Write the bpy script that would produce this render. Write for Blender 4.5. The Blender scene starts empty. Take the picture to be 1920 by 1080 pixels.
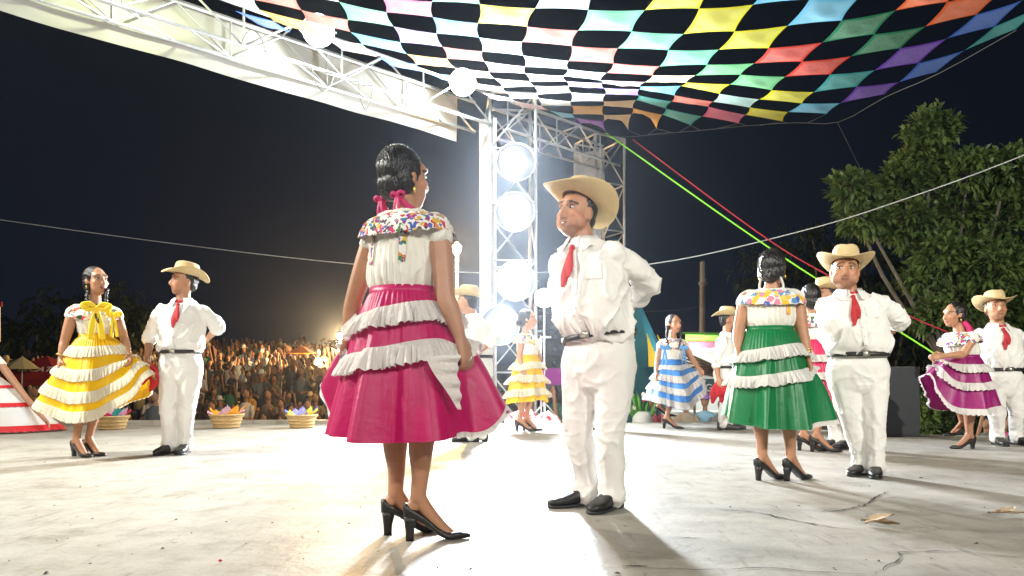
import bpy, bmesh, math, random
import numpy as np
from mathutils import Vector, Matrix, Quaternion
from mathutils.bvhtree import BVHTree
random.seed(7); RNG = np.random.default_rng(11)
R = math.radians
scene = bpy.context.scene
COL = scene.collection

# ---------------------------------------------------------------- camera
FPX, HC, HY = 1300.0, 0.68, 707.0        # focal length in photo pixels, eye height, horizon row
cam_d = bpy.data.cameras.new("camera"); cam = bpy.data.objects.new("camera", cam_d); COL.objects.link(cam)
cam.location = (0, 0, HC); cam.rotation_euler = (R(90), 0, 0)
cam_d.sensor_width = 36.0; cam_d.lens = 36.0 * FPX / 1920.0
cam_d.shift_y = (HY - 540.0) / 1920.0
cam_d.clip_start = 0.05; cam_d.clip_end = 2000
scene.camera = cam

# ---------------------------------------------------------------- night sky, moon, exposure
world = bpy.data.worlds.new("World"); scene.world = world; world.use_nodes = True
wn = world.node_tree; bg = wn.nodes["Background"]
tc = wn.nodes.new("ShaderNodeTexCoord"); sx = wn.nodes.new("ShaderNodeSeparateXYZ"); rp = wn.nodes.new("ShaderNodeValToRGB")
wn.links.new(tc.outputs["Generated"], sx.inputs[0]); wn.links.new(sx.outputs["Z"], rp.inputs[0]); wn.links.new(rp.outputs[0], bg.inputs["Color"])
rp.color_ramp.elements[0].position = 0.0; rp.color_ramp.elements[0].color = (0.0034, 0.0052, 0.0105, 1)
rp.color_ramp.elements[1].position = 0.6; rp.color_ramp.elements[1].color = (0.0014, 0.0019, 0.0036, 1)
bg.inputs["Strength"].default_value = 1.0
moon_d = bpy.data.lights.new("moon", 'SUN'); moon = bpy.data.objects.new("moon", moon_d); COL.objects.link(moon)
moon_d.energy = 0.06; moon_d.angle = R(0.5); moon_d.color = (0.75, 0.85, 1.0); moon.rotation_euler = (R(52), 0, R(-35))
scene.view_settings.view_transform = 'Standard'; scene.view_settings.look = 'None'
scene.view_settings.exposure = 0.5; scene.view_settings.gamma = 1.0; scene.view_settings.use_curve_mapping = False
scene.cycles.max_bounces = 6; scene.cycles.volume_bounces = 0; scene.cycles.sample_clamp_indirect = 6.0
scene.cycles.caustics_reflective = False; scene.cycles.caustics_refractive = False

# ---------------------------------------------------------------- helpers
def W(px, py, Y):
    """photo pixel at distance Y -> world point"""
    return Vector(((px - 960.0) / FPX * Y, Y, HC + (HY - py) / FPX * Y))

def tag(o, label=None, cat=None, group=None, kind=None):
    if label: o["label"] = label
    if cat: o["category"] = cat
    if group: o["group"] = group
    if kind: o["kind"] = kind
    return o

def thing(name, label, cat, loc=(0, 0, 0), group=None):
    o = bpy.data.objects.new(name, None); COL.objects.link(o); o.location = loc; o.empty_display_size = 0.1
    return tag(o, label, cat, group)

def mk_mesh(name, verts, faces, mat=None, smooth=True):
    me = bpy.data.meshes.new(name)
    me.from_pydata([tuple(v) for v in verts], [], [tuple(f) for f in faces])
    if mat: me.materials.append(mat)
    if smooth:
        me.polygons.foreach_set("use_smooth", [True] * len(me.polygons))
    me.update()
    return me

def obj(name, me, parent=None, loc=None):
    o = bpy.data.objects.new(name, me); COL.objects.link(o)
    if parent: o.parent = parent
    if loc is not None: o.location = loc
    return o

def part(name, vf, mat, parent, smooth=True):
    return obj(name, mk_mesh(name, vf[0], vf[1], mat, smooth), parent)

def join(parts):
    V, F = [], []
    for v, f in parts:
        n = len(V); V += [tuple(p) for p in v]; F += [tuple(i + n for i in q) for q in f]
    return V, F

def catmull(P, sub):
    P = np.asarray(P, float); n = len(P)
    if n < 3: 
        t = np.linspace(0, 1, sub + 1)[:, None]
        return P[0] * (1 - t) + P[-1] * t
    out = []
    for i in range(n - 1):
        p0 = P[max(i - 1, 0)]; p1 = P[i]; p2 = P[i + 1]; p3 = P[min(i + 2, n - 1)]
        if i == 0: p0 = 2 * p1 - p2
        if i == n - 2: p3 = 2 * p2 - p1
        for k in range(sub):
            t = k / sub
            out.append(0.5 * (2 * p1 + (p2 - p0) * t + (2 * p0 - 5 * p1 + 4 * p2 - p3) * t * t + (3 * p1 - p0 - 3 * p2 + p3) * t ** 3))
    out.append(P[-1])
    return np.array(out)

def ringmesh(rings, cap=True):
    rings = [np.asarray(r) for r in rings]; n = len(rings[0])
    V = [tuple(p) for r in rings for p in r]; F = []
    for i in range(len(rings) - 1):
        for j in range(n):
            k = (j + 1) % n
            F.append((i * n + j, i * n + k, (i + 1) * n + k, (i + 1) * n + j))
    if cap:
        a = len(V); V.append(tuple(rings[0].mean(0))); V.append(tuple(rings[-1].mean(0)))
        m = (len(rings) - 1) * n
        for j in range(n):
            k = (j + 1) % n
            F.append((a, k, j)); F.append((a + 1, m + j, m + k))
    return V, F

def tube(pts, rad, seg=10, sub=4, flat=None):
    """tapered tube through pts; flat=(vector, factor) squashes it along a direction"""
    pts = np.asarray([tuple(p) for p in pts], float); rad = np.asarray(rad, float)
    if sub > 1:
        A = catmull(np.c_[pts, rad], sub); pts, rad = A[:, :3], np.maximum(A[:, 3], 1e-4)
    T = np.gradient(pts, axis=0); T /= (np.linalg.norm(T, axis=1)[:, None] + 1e-12)
    ref = np.array([0, 0, 1.0]) if abs(T[0][2]) < 0.9 else np.array([1.0, 0, 0])
    u = np.cross(T[0], ref); u /= np.linalg.norm(u)
    rings = []; a = np.linspace(0, 2 * np.pi, seg, endpoint=False)
    def ring(p, t, u, r):
        w = np.cross(t, u)
        off = r * (np.cos(a)[:, None] * u + np.sin(a)[:, None] * w)
        if flat is not None:
            d = np.asarray(flat[0], float); d /= np.linalg.norm(d); off = off - (1 - flat[1]) * (off @ d)[:, None] * d
        return p + off
    for i in range(len(pts)):
        u = u - T[i] * (u @ T[i]); u /= (np.linalg.norm(u) + 1e-12)
        if i == 0: rings.append(ring(pts[0] - T[0] * rad[0] * .55, T[0], u, rad[0] * .62))
        rings.append(ring(pts[i], T[i], u, rad[i]))
    rings.append(ring(pts[-1] + T[-1] * rad[-1] * .55, T[-1], u, rad[-1] * .62))
    return ringmesh(rings)

def loft(secs, seg=28, sub=3, power=2.3):
    """secs: (center, axis_u, axis_w) half-axis vectors"""
    A = np.array([np.r_[tuple(c), tuple(u), tuple(w)] for c, u, w in secs], float)
    if sub > 1: A = catmull(A, sub)
    a = np.linspace(0, 2 * np.pi, seg, endpoint=False); e = 2 / power
    ca = np.sign(np.cos(a)) * np.abs(np.cos(a)) ** e; sa = np.sign(np.sin(a)) * np.abs(np.sin(a)) ** e
    return ringmesh([r[:3] + ca[:, None] * r[3:6] + sa[:, None] * r[6:9] for r in A])

def ell(c, rx, ry, rz, M=None, seg=16, rows=10):
    c = np.asarray(tuple(c), float); rings = []
    a = np.linspace(0, 2 * np.pi, seg, endpoint=False)
    for i in range(1, rows):
        t = math.pi * i / rows
        P = np.c_[rx * math.sin(t) * np.cos(a), ry * math.sin(t) * np.sin(a), np.full(seg, -rz * math.cos(t))]
        rings.append(P)
    V, F = ringmesh(rings)
    V = np.array(V); V[-2] = (0, 0, -rz); V[-1] = (0, 0, rz)
    if M is not None: V = V @ np.asarray(M, float).T
    return [tuple(v + c) for v in V], F

def box(c, s, M=None):
    x, y, z = s[0] / 2, s[1] / 2, s[2] / 2
    V = np.array([(-x, -y, -z), (x, -y, -z), (x, y, -z), (-x, y, -z), (-x, -y, z), (x, -y, z), (x, y, z), (-x, y, z)])
    if M is not None: V = V @ np.asarray(M, float).T
    V = V + np.asarray(tuple(c), float)
    return [tuple(v) for v in V], [(0, 3, 2, 1), (4, 5, 6, 7), (0, 1, 5, 4), (1, 2, 6, 5), (2, 3, 7, 6), (3, 0, 4, 7)]

def bar(a, b, r, seg=6):
    return tube([a, b], [r, r], seg, 1)

def grid_faces(nu, nv, closed_u=False):
    F = []
    for i in range(nv - 1):
        for j in range(nu if closed_u else nu - 1):
            k = (j + 1) % nu
            F.append((i * nu + j, i * nu + k, (i + 1) * nu + k, (i + 1) * nu + j))
    return F

def vnoise(P, s=1.0, seed=0):
    """smooth value noise on an (n,3) array, about -1..1"""
    P = np.asarray(P, float) * s + seed * 17.31; i = np.floor(P).astype(np.int64); f = P - i; f = f * f * (3 - 2 * f)
    def h(a, b, c):
        n = (a * 374761393 + b * 668265263 + c * 2147483647 + seed * 974711) & 0xffffffff
        n = ((n ^ (n >> 13)) * 1274126177) & 0xffffffff
        return ((n ^ (n >> 16)) & 0xffff) / 32767.5 - 1
    r = 0
    for dx in (0, 1):
        for dy in (0, 1):
            for dz in (0, 1):
                w = np.where(dx, f[:, 0], 1 - f[:, 0]) * np.where(dy, f[:, 1], 1 - f[:, 1]) * np.where(dz, f[:, 2], 1 - f[:, 2])
                r = r + w * h(i[:, 0] + dx, i[:, 1] + dy, i[:, 2] + dz)
    return r

def get_co(me):
    a = np.empty(len(me.vertices) * 3); me.vertices.foreach_get("co", a); return a.reshape(-1, 3)
def get_no(me):
    a = np.empty(len(me.vertices) * 3); me.vertices.foreach_get("normal", a); return a.reshape(-1, 3)
def set_co(me, P):
    me.vertices.foreach_set("co", np.ascontiguousarray(P).ravel()); me.update()
def set_col(me, C, name="tint"):
    at = me.color_attributes.new(name, 'FLOAT_COLOR', 'POINT')
    at.data.foreach_set("color", np.ascontiguousarray(np.c_[C, np.ones(len(C))]).ravel())

def remesh(name, shapes, voxel, mat, smooth=4, factor=0.5):
    """union of closed shapes as one continuous smooth surface"""
    V, F = join(shapes)
    tmp = bpy.data.objects.new("tmp", mk_mesh("tmp", V, F)); COL.objects.link(tmp)
    m = tmp.modifiers.new("r", 'REMESH'); m.mode = 'VOXEL'; m.voxel_size = voxel; m.use_smooth_shade = True
    s = tmp.modifiers.new("s", 'SMOOTH'); s.factor = factor; s.iterations = smooth
    dg = bpy.context.evaluated_depsgraph_get(); dg.update()
    me = bpy.data.meshes.new_from_object(tmp.evaluated_get(dg)); me.name = name
    old = tmp.data; bpy.data.objects.remove(tmp); bpy.data.meshes.remove(old)
    me.materials.clear(); me.materials.append(mat)
    me.polygons.foreach_set("use_smooth", [True] * len(me.polygons)); me.update()
    return me

# ---------------------------------------------------------------- materials
MATS = {}
def mat(name, color, rough=0.6, var=0.0, vscale=8.0, bump=0.0, bscale=40.0, metal=0.0, sheen=0.0, trans=0.0, spec=0.5, attr=None, bstretch=None, color2=None):
    if name in MATS: return MATS[name]
    m = bpy.data.materials.new(name); m.use_nodes = True; MATS[name] = m
    nt = m.node_tree; b = nt.nodes["Principled BSDF"]; L = nt.links
    b.inputs["Roughness"].default_value = rough; b.inputs["Metallic"].default_value = metal
    b.inputs["Specular IOR Level"].default_value = spec
    if sheen: b.inputs["Sheen Weight"].default_value = sheen
    b.inputs["Base Color"].default_value = (*color, 1)
    csock = None
    if attr:
        a = nt.nodes.new("ShaderNodeAttribute"); a.attribute_name = attr; csock = a.outputs["Color"]
    tco = nt.nodes.new("ShaderNodeTexCoord")
    if var:
        n = nt.nodes.new("ShaderNodeTexNoise"); n.inputs["Scale"].default_value = vscale; n.inputs["Detail"].default_value = 5
        L.new(tco.outputs["Object"], n.inputs["Vector"])
        mr = nt.nodes.new("ShaderNodeMapRange"); mr.inputs["From Min"].default_value = .25; mr.inputs["From Max"].default_value = .75
        mr.inputs["To Min"].default_value = 0; mr.inputs["To Max"].default_value = 1; L.new(n.outputs["Fac"], mr.inputs["Value"])
        mx = nt.nodes.new("ShaderNodeMix"); mx.data_type = 'RGBA'; L.new(mr.outputs[0], mx.inputs["Factor"])
        c2 = color2 if color2 else tuple(c * (1 - var) for c in color)
        if csock is not None:
            hs = nt.nodes.new("ShaderNodeMix"); hs.data_type = 'RGBA'; hs.blend_type = 'MULTIPLY'; hs.inputs["Factor"].default_value = 1
            L.new(csock, hs.inputs["A"]); hs.inputs["B"].default_value = (1 - var, 1 - var, 1 - var, 1)
            L.new(csock, mx.inputs["A"]); L.new(hs.outputs["Result"], mx.inputs["B"])
        else:
            mx.inputs["A"].default_value = (*color, 1); mx.inputs["B"].default_value = (*c2, 1)
        csock = mx.outputs["Result"]
    if csock is not None: L.new(csock, b.inputs["Base Color"])
    if bump:
        n2 = nt.nodes.new("ShaderNodeTexNoise"); n2.inputs["Scale"].default_value = bscale; n2.inputs["Detail"].default_value = 4
        src = tco.outputs["Object"]
        if bstretch:
            mp = nt.nodes.new("ShaderNodeMapping"); mp.inputs["Scale"].default_value = bstretch; L.new(src, mp.inputs["Vector"]); src = mp.outputs[0]
        L.new(src, n2.inputs["Vector"])
        bp = nt.nodes.new("ShaderNodeBump"); bp.inputs["Strength"].default_value = bump; bp.inputs["Distance"].default_value = 0.02
        L.new(n2.outputs["Fac"], bp.inputs["Height"]); L.new(bp.outputs[0], b.inputs["Normal"])
    if trans:
        out = nt.nodes["Material Output"]; t = nt.nodes.new("ShaderNodeBsdfTranslucent"); ms = nt.nodes.new("ShaderNodeMixShader")
        ms.inputs[0].default_value = trans
        t.inputs["Color"].default_value = (*color, 1)
        if csock is not None: L.new(csock, t.inputs["Color"])
        L.new(b.outputs[0], ms.inputs[1]); L.new(t.outputs[0], ms.inputs[2]); L.new(ms.outputs[0], out.inputs["Surface"])
    return m

def emis(name, color, strength):
    if name in MATS: return MATS[name]
    m = bpy.data.materials.new(name); m.use_nodes = True; MATS[name] = m
    b = m.node_tree.nodes["Principled BSDF"]; b.inputs["Base Color"].default_value = (.8, .8, .8, 1)
    b.inputs["Emission Color"].default_value = (*color, 1); b.inputs["Emission Strength"].default_value = strength
    return m

M_steel = mat("galvanised_steel", (.50, .51, .52), .45, .35, 6, metal=.35)
M_dark = mat("black_plastic", (.018, .02, .024), .5, .3, 12, .15, 120)
M_grille = mat("speaker_grille", (.03, .033, .04), .55, .5, 90, .4, 300)
M_banner = mat("white_banner_cloth", (.50, .51, .49), .8, .25, 1.1, .8, 1.3, trans=.35, bstretch=(1, 1, .35))
M_white = mat("white_cotton", (.80, .78, .75), .85, .07, 5, .55, 11, sheen=.05, bstretch=(1, 1, .5))
M_trous = mat("white_trouser_cotton", (.79, .77, .745), .85, .10, 4, .5, 10, sheen=.05, bstretch=(1, 1, .35))
M_cream = mat("cream_gauze_blouse", (.76, .73, .66), .85, .08, 6, .55, 26, bstretch=(3.2, 3.2, .22), sheen=.05)
M_skin = mat("skin", (.30, .15, .085), .48, .12, 25, .06, 200, attr="tint")
M_hair = mat("black_hair", (.010, .008, .008), .33, .3, 60, .5, 90, bstretch=(1, 1, .25))
M_eye = mat("eye_white", (.75, .73, .70), .2)
M_sclera = mat("sclera", (.50, .46, .42), .3)
M_iris = mat("dark_iris", (.02, .012, .008), .15)
M_teeth = mat("teeth", (.75, .72, .66), .3)
M_leather = mat("black_leather", (.014, .013, .013), .36, .4, 20, .2, 120)
M_belt = mat("dark_belt", (.02, .017, .016), .45)
M_buckle = mat("buckle_metal", (.6, .58, .5), .3, metal=.9)
M_red = mat("red_neckerchief", (.52, .02, .03), .7, .3, 30, .2, 50)
M_gold = mat("gold_jewellery", (.8, .55, .15), .3, metal=.9)
M_wood = mat("wood", (.28, .19, .10), .7, .4, 10, .3, 40)

def straw():
    m = mat("straw", (.66, .50, .26), .75, .22, 14)
    nt = m.node_tree; b = nt.nodes["Principled BSDF"]
    w = nt.nodes.new("ShaderNodeTexWave"); w.wave_type = 'RINGS'; w.rings_direction = 'Z'; w.inputs["Scale"].default_value = 55; w.inputs["Distortion"].default_value = 1.5
    t = nt.nodes.new("ShaderNodeTexCoord"); nt.links.new(t.outputs["Object"], w.inputs["Vector"])
    bp = nt.nodes.new("ShaderNodeBump"); bp.inputs["Strength"].default_value = .35; bp.inputs["Distance"].default_value = .004
    nt.links.new(w.outputs["Fac"], bp.inputs["Height"]); nt.links.new(bp.outputs[0], b.inputs["Normal"])
    return m
M_straw = straw()

def lace(name, base, trans=.25):
    m = mat(name, base, .85, .10, 30, trans=trans)
    nt = m.node_tree; b = nt.nodes["Principled BSDF"]
    v = nt.nodes.new("ShaderNodeTexVoronoi"); v.inputs["Scale"].default_value = 95
    t = nt.nodes.new("ShaderNodeTexCoord"); nt.links.new(t.outputs["Object"], v.inputs["Vector"])
    bp = nt.nodes.new("ShaderNodeBump"); bp.inputs["Strength"].default_value = .6; bp.inputs["Distance"].default_value = .006
    nt.links.new(v.outputs["Distance"], bp.inputs["Height"]); nt.links.new(bp.outputs[0], b.inputs["Normal"])
    return m
M_lace = lace("white_lace", (.80, .77, .74))

def embroidery(name, base, scale=34, palette=None, cover=.62):
    """base cloth with irregular stitched patches of many colours"""
    if name in MATS: return MATS[name]
    m = bpy.data.materials.new(name); m.use_nodes = True; MATS[name] = m
    nt = m.node_tree; L = nt.links; b = nt.nodes["Principled BSDF"]; b.inputs["Roughness"].default_value = .8
    t = nt.nodes.new("ShaderNodeTexCoord")
    n = nt.nodes.new("ShaderNodeTexNoise"); n.inputs["Scale"].default_value = 40; L.new(t.outputs["Object"], n.inputs["Vector"])
    ad = nt.nodes.new("ShaderNodeMix"); ad.data_type = 'RGBA'; ad.blend_type = 'ADD'; ad.inputs["Factor"].default_value = .045
    L.new(t.outputs["Object"], ad.inputs["A"]); L.new(n.outputs["Color"], ad.inputs["B"])
    v = nt.nodes.new("ShaderNodeTexVoronoi"); v.inputs["Scale"].default_value = scale; L.new(ad.outputs["Result"], v.inputs["Vector"])
    sep = nt.nodes.new("ShaderNodeSeparateColor"); L.new(v.outputs["Color"], sep.inputs[0])
    rp = nt.nodes.new("ShaderNodeValToRGB"); rp.color_ramp.interpolation = 'CONSTANT'
    pal = palette or [(.55, .03, .03), (.03, .09, .45), (.75, .30, .02), (.04, .22, .05), (.30, .03, .30), (.65, .05, .20), (.02, .25, .45), (.8, .5, .02)]
    el = rp.color_ramp.elements
    while len(el) < len(pal): el.new(0.5)
    for i, c in enumerate(pal): el[i].position = i / len(pal); el[i].color = (*c, 1)
    L.new(sep.outputs[0], rp.inputs[0])
    md = nt.nodes.new("ShaderNodeMath"); md.operation = 'LESS_THAN'; md.inputs[1].default_value = cover; L.new(v.outputs["Distance"], md.inputs[0])
    m2 = nt.nodes.new("ShaderNodeMath"); m2.operation = 'GREATER_THAN'; m2.inputs[1].default_value = .16; L.new(sep.outputs[1], m2.inputs[0])
    mm = nt.nodes.new("ShaderNodeMath"); mm.operation = 'MULTIPLY'; L.new(md.outputs[0], mm.inputs[0]); L.new(m2.outputs[0], mm.inputs[1])
    mx = nt.nodes.new("ShaderNodeMix"); mx.data_type = 'RGBA'; mx.inputs["A"].default_value = (*base, 1)
    L.new(mm.outputs[0], mx.inputs["Factor"]); L.new(rp.outputs[0], mx.inputs["B"]); L.new(mx.outputs["Result"], b.inputs["Base Color"])
    bp = nt.nodes.new("ShaderNodeBump"); bp.inputs["Strength"].default_value = .4; bp.inputs["Distance"].default_value = .004
    L.new(v.outputs["Distance"], bp.inputs["Height"]); L.new(bp.outputs[0], b.inputs["Normal"])
    return m
M_embr = embroidery("flower_embroidery", (.74, .71, .66), 52, [(.45, .02, .03), (.03, .08, .36), (.60, .22, .02), (.03, .15, .04), (.22, .02, .22), (.50, .04, .14), (.02, .18, .34), (.62, .38, .02), (.05, .04, .08)])

def satin(name, c, trans=.12):
    return mat(name, c, .40, .12, 3, .12, 30, sheen=.05, trans=trans, spec=.35)
# ================================================================ the setting
def concrete():
    m = bpy.data.materials.new("worn_concrete"); m.use_nodes = True
    nt = m.node_tree; L = nt.links; b = nt.nodes["Principled BSDF"]
    t = nt.nodes.new("ShaderNodeTexCoord")
    def noise(s, d=6, r=.6):
        n = nt.nodes.new("ShaderNodeTexNoise"); n.inputs["Scale"].default_value = s; n.inputs["Detail"].default_value = d; n.inputs["Roughness"].default_value = r
        L.new(t.outputs["Object"], n.inputs["Vector"]); return n
    def ramp(src, p0, c0, p1, c1):
        r = nt.nodes.new("ShaderNodeValToRGB"); r.color_ramp.elements[0].position = p0; r.color_ramp.elements[0].color = (*c0, 1)
        r.color_ramp.elements[1].position = p1; r.color_ramp.elements[1].color = (*c1, 1); L.new(src, r.inputs[0]); return r
    def mul(a, bb, f=1):
        x = nt.nodes.new("ShaderNodeMix"); x.data_type = 'RGBA'; x.blend_type = 'MULTIPLY'; x.inputs["Factor"].default_value = f
        L.new(a, x.inputs["A"]); L.new(bb, x.inputs["B"]); return x.outputs["Result"]
    big = ramp(noise(.7).outputs["Fac"], .3, (.32, .298, .255), .7, (.45, .425, .385))
    mid = ramp(noise(5).outputs["Fac"], .35, (.80, .79, .76), .62, (1, 1, 1))
    fine = ramp(noise(70, 3).outputs["Fac"], .3, (.86, .86, .85), .6, (1, 1, 1))
    v = nt.nodes.new("ShaderNodeTexVoronoi"); v.inputs["Scale"].default_value = 5.5; v.inputs["Randomness"].default_value = 1
    wob = noise(14, 3); ad = nt.nodes.new("ShaderNodeMix"); ad.data_type = 'RGBA'; ad.blend_type = 'ADD'; ad.inputs["Factor"].default_value = .16
    L.new(t.outputs["Object"], ad.inputs["A"]); L.new(wob.outputs["Color"], ad.inputs["B"]); L.new(ad.outputs["Result"], v.inputs["Vector"])
    spots = ramp(v.outputs["Distance"], .035, (.25, .23, .2), .06, (1, 1, 1))
    sc_ = nt.nodes.new('ShaderNodeMapping'); sc_.inputs['Scale'].default_value = (9, 1.3, 1); sc_.inputs['Rotation'].default_value = (0, 0, .5); L.new(t.outputs['Object'], sc_.inputs['Vector'])
    sn = noise(2.4, 8, .7); L.new(sc_.outputs[0], sn.inputs['Vector']); scuff = ramp(sn.outputs['Fac'], .33, (.62, .60, .57), .43, (1, 1, 1))
    sm = noise(1.9, 9, .75); smudge = ramp(sm.outputs['Fac'], .36, (.70, .68, .64), .48, (1, 1, 1))
    big_ = mul(mul(big.outputs[0], scuff.outputs[0]), smudge.outputs[0])
    c = mul(mul(mul(big_, mid.outputs[0]), fine.outputs[0]), spots.outputs[0])
    L.new(c, b.inputs["Base Color"])
    rr = nt.nodes.new("ShaderNodeMapRange"); rr.inputs["To Min"].default_value = .38; rr.inputs["To Max"].default_value = .62; L.new(noise(3).outputs["Fac"], rr.inputs["Value"]); L.new(rr.outputs[0], b.inputs["Roughness"])
    bp = nt.nodes.new("ShaderNodeBump"); bp.inputs["Strength"].default_value = .35; bp.inputs["Distance"].default_value = .012
    L.new(noise(22, 8, .65).outputs["Fac"], bp.inputs["Height"]); L.new(bp.outputs[0], b.inputs["Normal"])
    return m
M_conc = concrete()
M_ground = mat("packed_earth", (.075, .065, .05), .95, .5, .6, .5, 9)
M_crack = mat("crack_dirt", (.045, .04, .034), .95)

gs = 90
tag(obj("ground", mk_mesh("ground", [(-gs, -gs, -1), (gs, -gs, -1), (gs, gs, -1), (-gs, gs, -1)], [(0, 1, 2, 3)], M_ground, False)), kind="structure")
edge = [(-22, -9), (16, -9), (16, 5.6), (7.5, 7.6), (4.35, 8.3), (3.3, 10.45), (-1, 10.2), (-22, 9.4)]
n = len(edge)
SV = [(x, y, 0) for x, y in edge] + [(x, y, -1.2) for x, y in edge]
SF = [tuple(range(n)), ] + [(i, i + n, (i + 1) % n + n, (i + 1) % n) for i in range(n)]
stage = tag(obj("stage_floor", mk_mesh("stage_floor", SV, SF, M_conc, False)), kind="structure")
# low kerb along the back edge of the stage, cast in lengths
ka, kb = np.array([-22, 9.4]), np.array([-1, 10.2]); kd = (kb - ka) / np.linalg.norm(kb - ka); kl = np.linalg.norm(kb - ka)
KM = np.array([[kd[0], -kd[1], 0], [kd[1], kd[0], 0], [0, 0, 1]])
nk = 11
for i in range(nk):
    s = kl / nk; c = ka + kd * (i + .5) * s + np.array([kd[1], -kd[0]]) * .06
    v, f = box((c[0], c[1], .02), (s - .02, .13, .075), KM)
    part("kerb_block", (v, f), M_conc, stage, False)
# cracks in the slab: shallow dirty grooves
def floor_pt(px, py):
    Y = HC * FPX / (py - HY); return np.array([(px - 960) / FPX * Y, Y, .004])
def crack(pts, w):
    P = np.array([floor_pt(*p) for p in pts]); Q = [P[0]]
    for a, b in zip(P[:-1], P[1:]):
        m = max(3, int(np.linalg.norm(b - a) / .035))
        for k in range(1, m + 1):
            q = a + (b - a) * k / m
            if k < m: q = q + np.r_[RNG.normal(0, .006, 2), 0]
            Q.append(q)
    Q = np.array(Q); T = np.gradient(Q, axis=0); Nn = np.c_[-T[:, 1], T[:, 0], T[:, 2] * 0]; Nn /= np.linalg.norm(Nn, axis=1)[:, None] + 1e-9
    ww = (w * (.35 + 1.0 * RNG.random(len(Q))) * np.minimum(1, np.minimum(np.arange(len(Q)), np.arange(len(Q))[::-1]) / 4 + .15))[:, None]
    V = np.r_[Q + Nn * ww, Q - Nn * ww]; m = len(Q)
    part("crack", ([tuple(p) for p in V], [(i, i + 1, i + 1 + m, i + m) for i in range(m - 1)]), M_crack, stage, False)
crack([(1640, 1080), (1662, 1062), (1690, 1045), (1683, 1037), (1760, 1034), (1815, 1036), (1880, 1044), (1935, 1048)], .0038)
crack([(1340, 955), (1420, 962), (1480, 975), (1560, 990), (1600, 994)], .006)
crack([(1525, 961), (1560, 960), (1585, 956), (1620, 950), (1640, 934), (1668, 922)], .006)
crack([(1655, 934), (1700, 933)], .006)
crack([(1160, 1062), (1300, 1070), (1440, 1066), (1560, 1075), (1640, 1078)], .003)
crack([(1165, 1063), (1215, 1063)], .009)
crack([(1265, 1008), (1300, 1011), (1318, 1010)], .007)
crack([(385, 1030), (420, 1028)], .003)
crack([(560, 960), (640, 955)], .003)
crack([(1180, 1036), (1205, 1037)], .008)

# ================================================================ truss, towers, lamps
TA = Vector((-4.63, 7.26, 0)); TD = Vector((4.17, 3.74, 0))
TDn = TD.normalized(); TN = Vector((-TDn.y, TDn.x, 0))          # TN points away from the stage
ZB, ZT, TWD = 4.63, 5.1, .42
def tr(t): return TA + TD * t

def bars(parent, name, segs, r, m=None):
    for a, b in segs: part(name, bar(a, b, r), m or M_steel, parent)

def truss(label, t0, t1, group, step=.62):
    A, B = tr(t0), tr(t1); root = thing("lighting_truss", label, "truss", A + Vector((0, 0, ZB)), group)
    Ln = (B - A).length; o = A + Vector((0, 0, ZB))
    def p(s, side, z): return tuple(TDn * s + TN * side - Vector((0, 0, ZB)) + Vector((0, 0, z)))
    hw = TWD / 2
    for sd in (-hw, hw):
        for z in (ZB, ZT): part("chord", bar(p(0, sd, z), p(Ln, sd, z), .024, 8), M_steel, root)
    k = int(Ln / step); s = Ln / k
    for i in range(k):
        a, b = i * s, (i + 1) * s
        for sd in (-hw, hw):
            z0, z1 = (ZB, ZT) if i % 2 == 0 else (ZT, ZB)
            part("brace", bar(p(a, sd, z0), p(b, sd, z1), .013), M_steel, root)
            if i % 2 == 0: part("brace", bar(p(a, sd, ZB), p(a, sd, ZT), .013), M_steel, root)
        part("brace", bar(p(a, -hw, ZB), p(b, hw, ZB), .012), M_steel, root)
        if i % 2: part("brace", bar(p(a, -hw, ZT), p(a, hw, ZT), .012), M_steel, root)
    return root
truss("long steel lattice truss carrying the white banner, left of the flood light tower", -1.3, 1.0, None)
truss("short steel lattice truss joining the two draped towers", 1.06, 1.56, None, .5)

def tower(label, c, half, z1, step=.8, yaw=0.0):
    root = thing("lattice_tower", label, "tower", (c[0], c[1], -1))
    ca, sa = math.cos(yaw), math.sin(yaw)
    q = [(sx * half, sy * half) for sx, sy in ((-1, -1), (1, -1), (1, 1), (-1, 1))]
    q = [(x * ca - y * sa, x * sa + y * ca) for x, y in q]
    Hh = z1 + 1
    for x, y in q: part("leg", bar((x, y, 0), (x, y, Hh), .026, 8), M_steel, root)
    k = int(Hh / step); s = Hh / k
    for i in range(k):
        for j in range(4):
            a, b = q[j], q[(j + 1) % 4]
            part("brace", bar((*a, i * s), (*b, i * s), .014), M_steel, root)
            if i % 2 == 0: part("brace", bar((*a, i * s), (*b, (i + 1) * s), .013), M_steel, root)
            else: part("brace", bar((*b, i * s), (*a, (i + 1) * s), .013), M_steel, root)
    for j in range(4): part("brace", bar((*q[j], Hh), (*q[(j + 1) % 4], Hh), .02), M_steel, root)
    return root
T1 = Vector((-.02, 11.25)); T2 = Vector((1.72, 13.6))
tower("steel lattice tower carrying the stacked round flood lights", T1, .36, 5.15, yaw=.1)
tower("farther steel lattice tower behind the straw hat of the smiling man", T2, .34, 5.3, yaw=.5)

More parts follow.
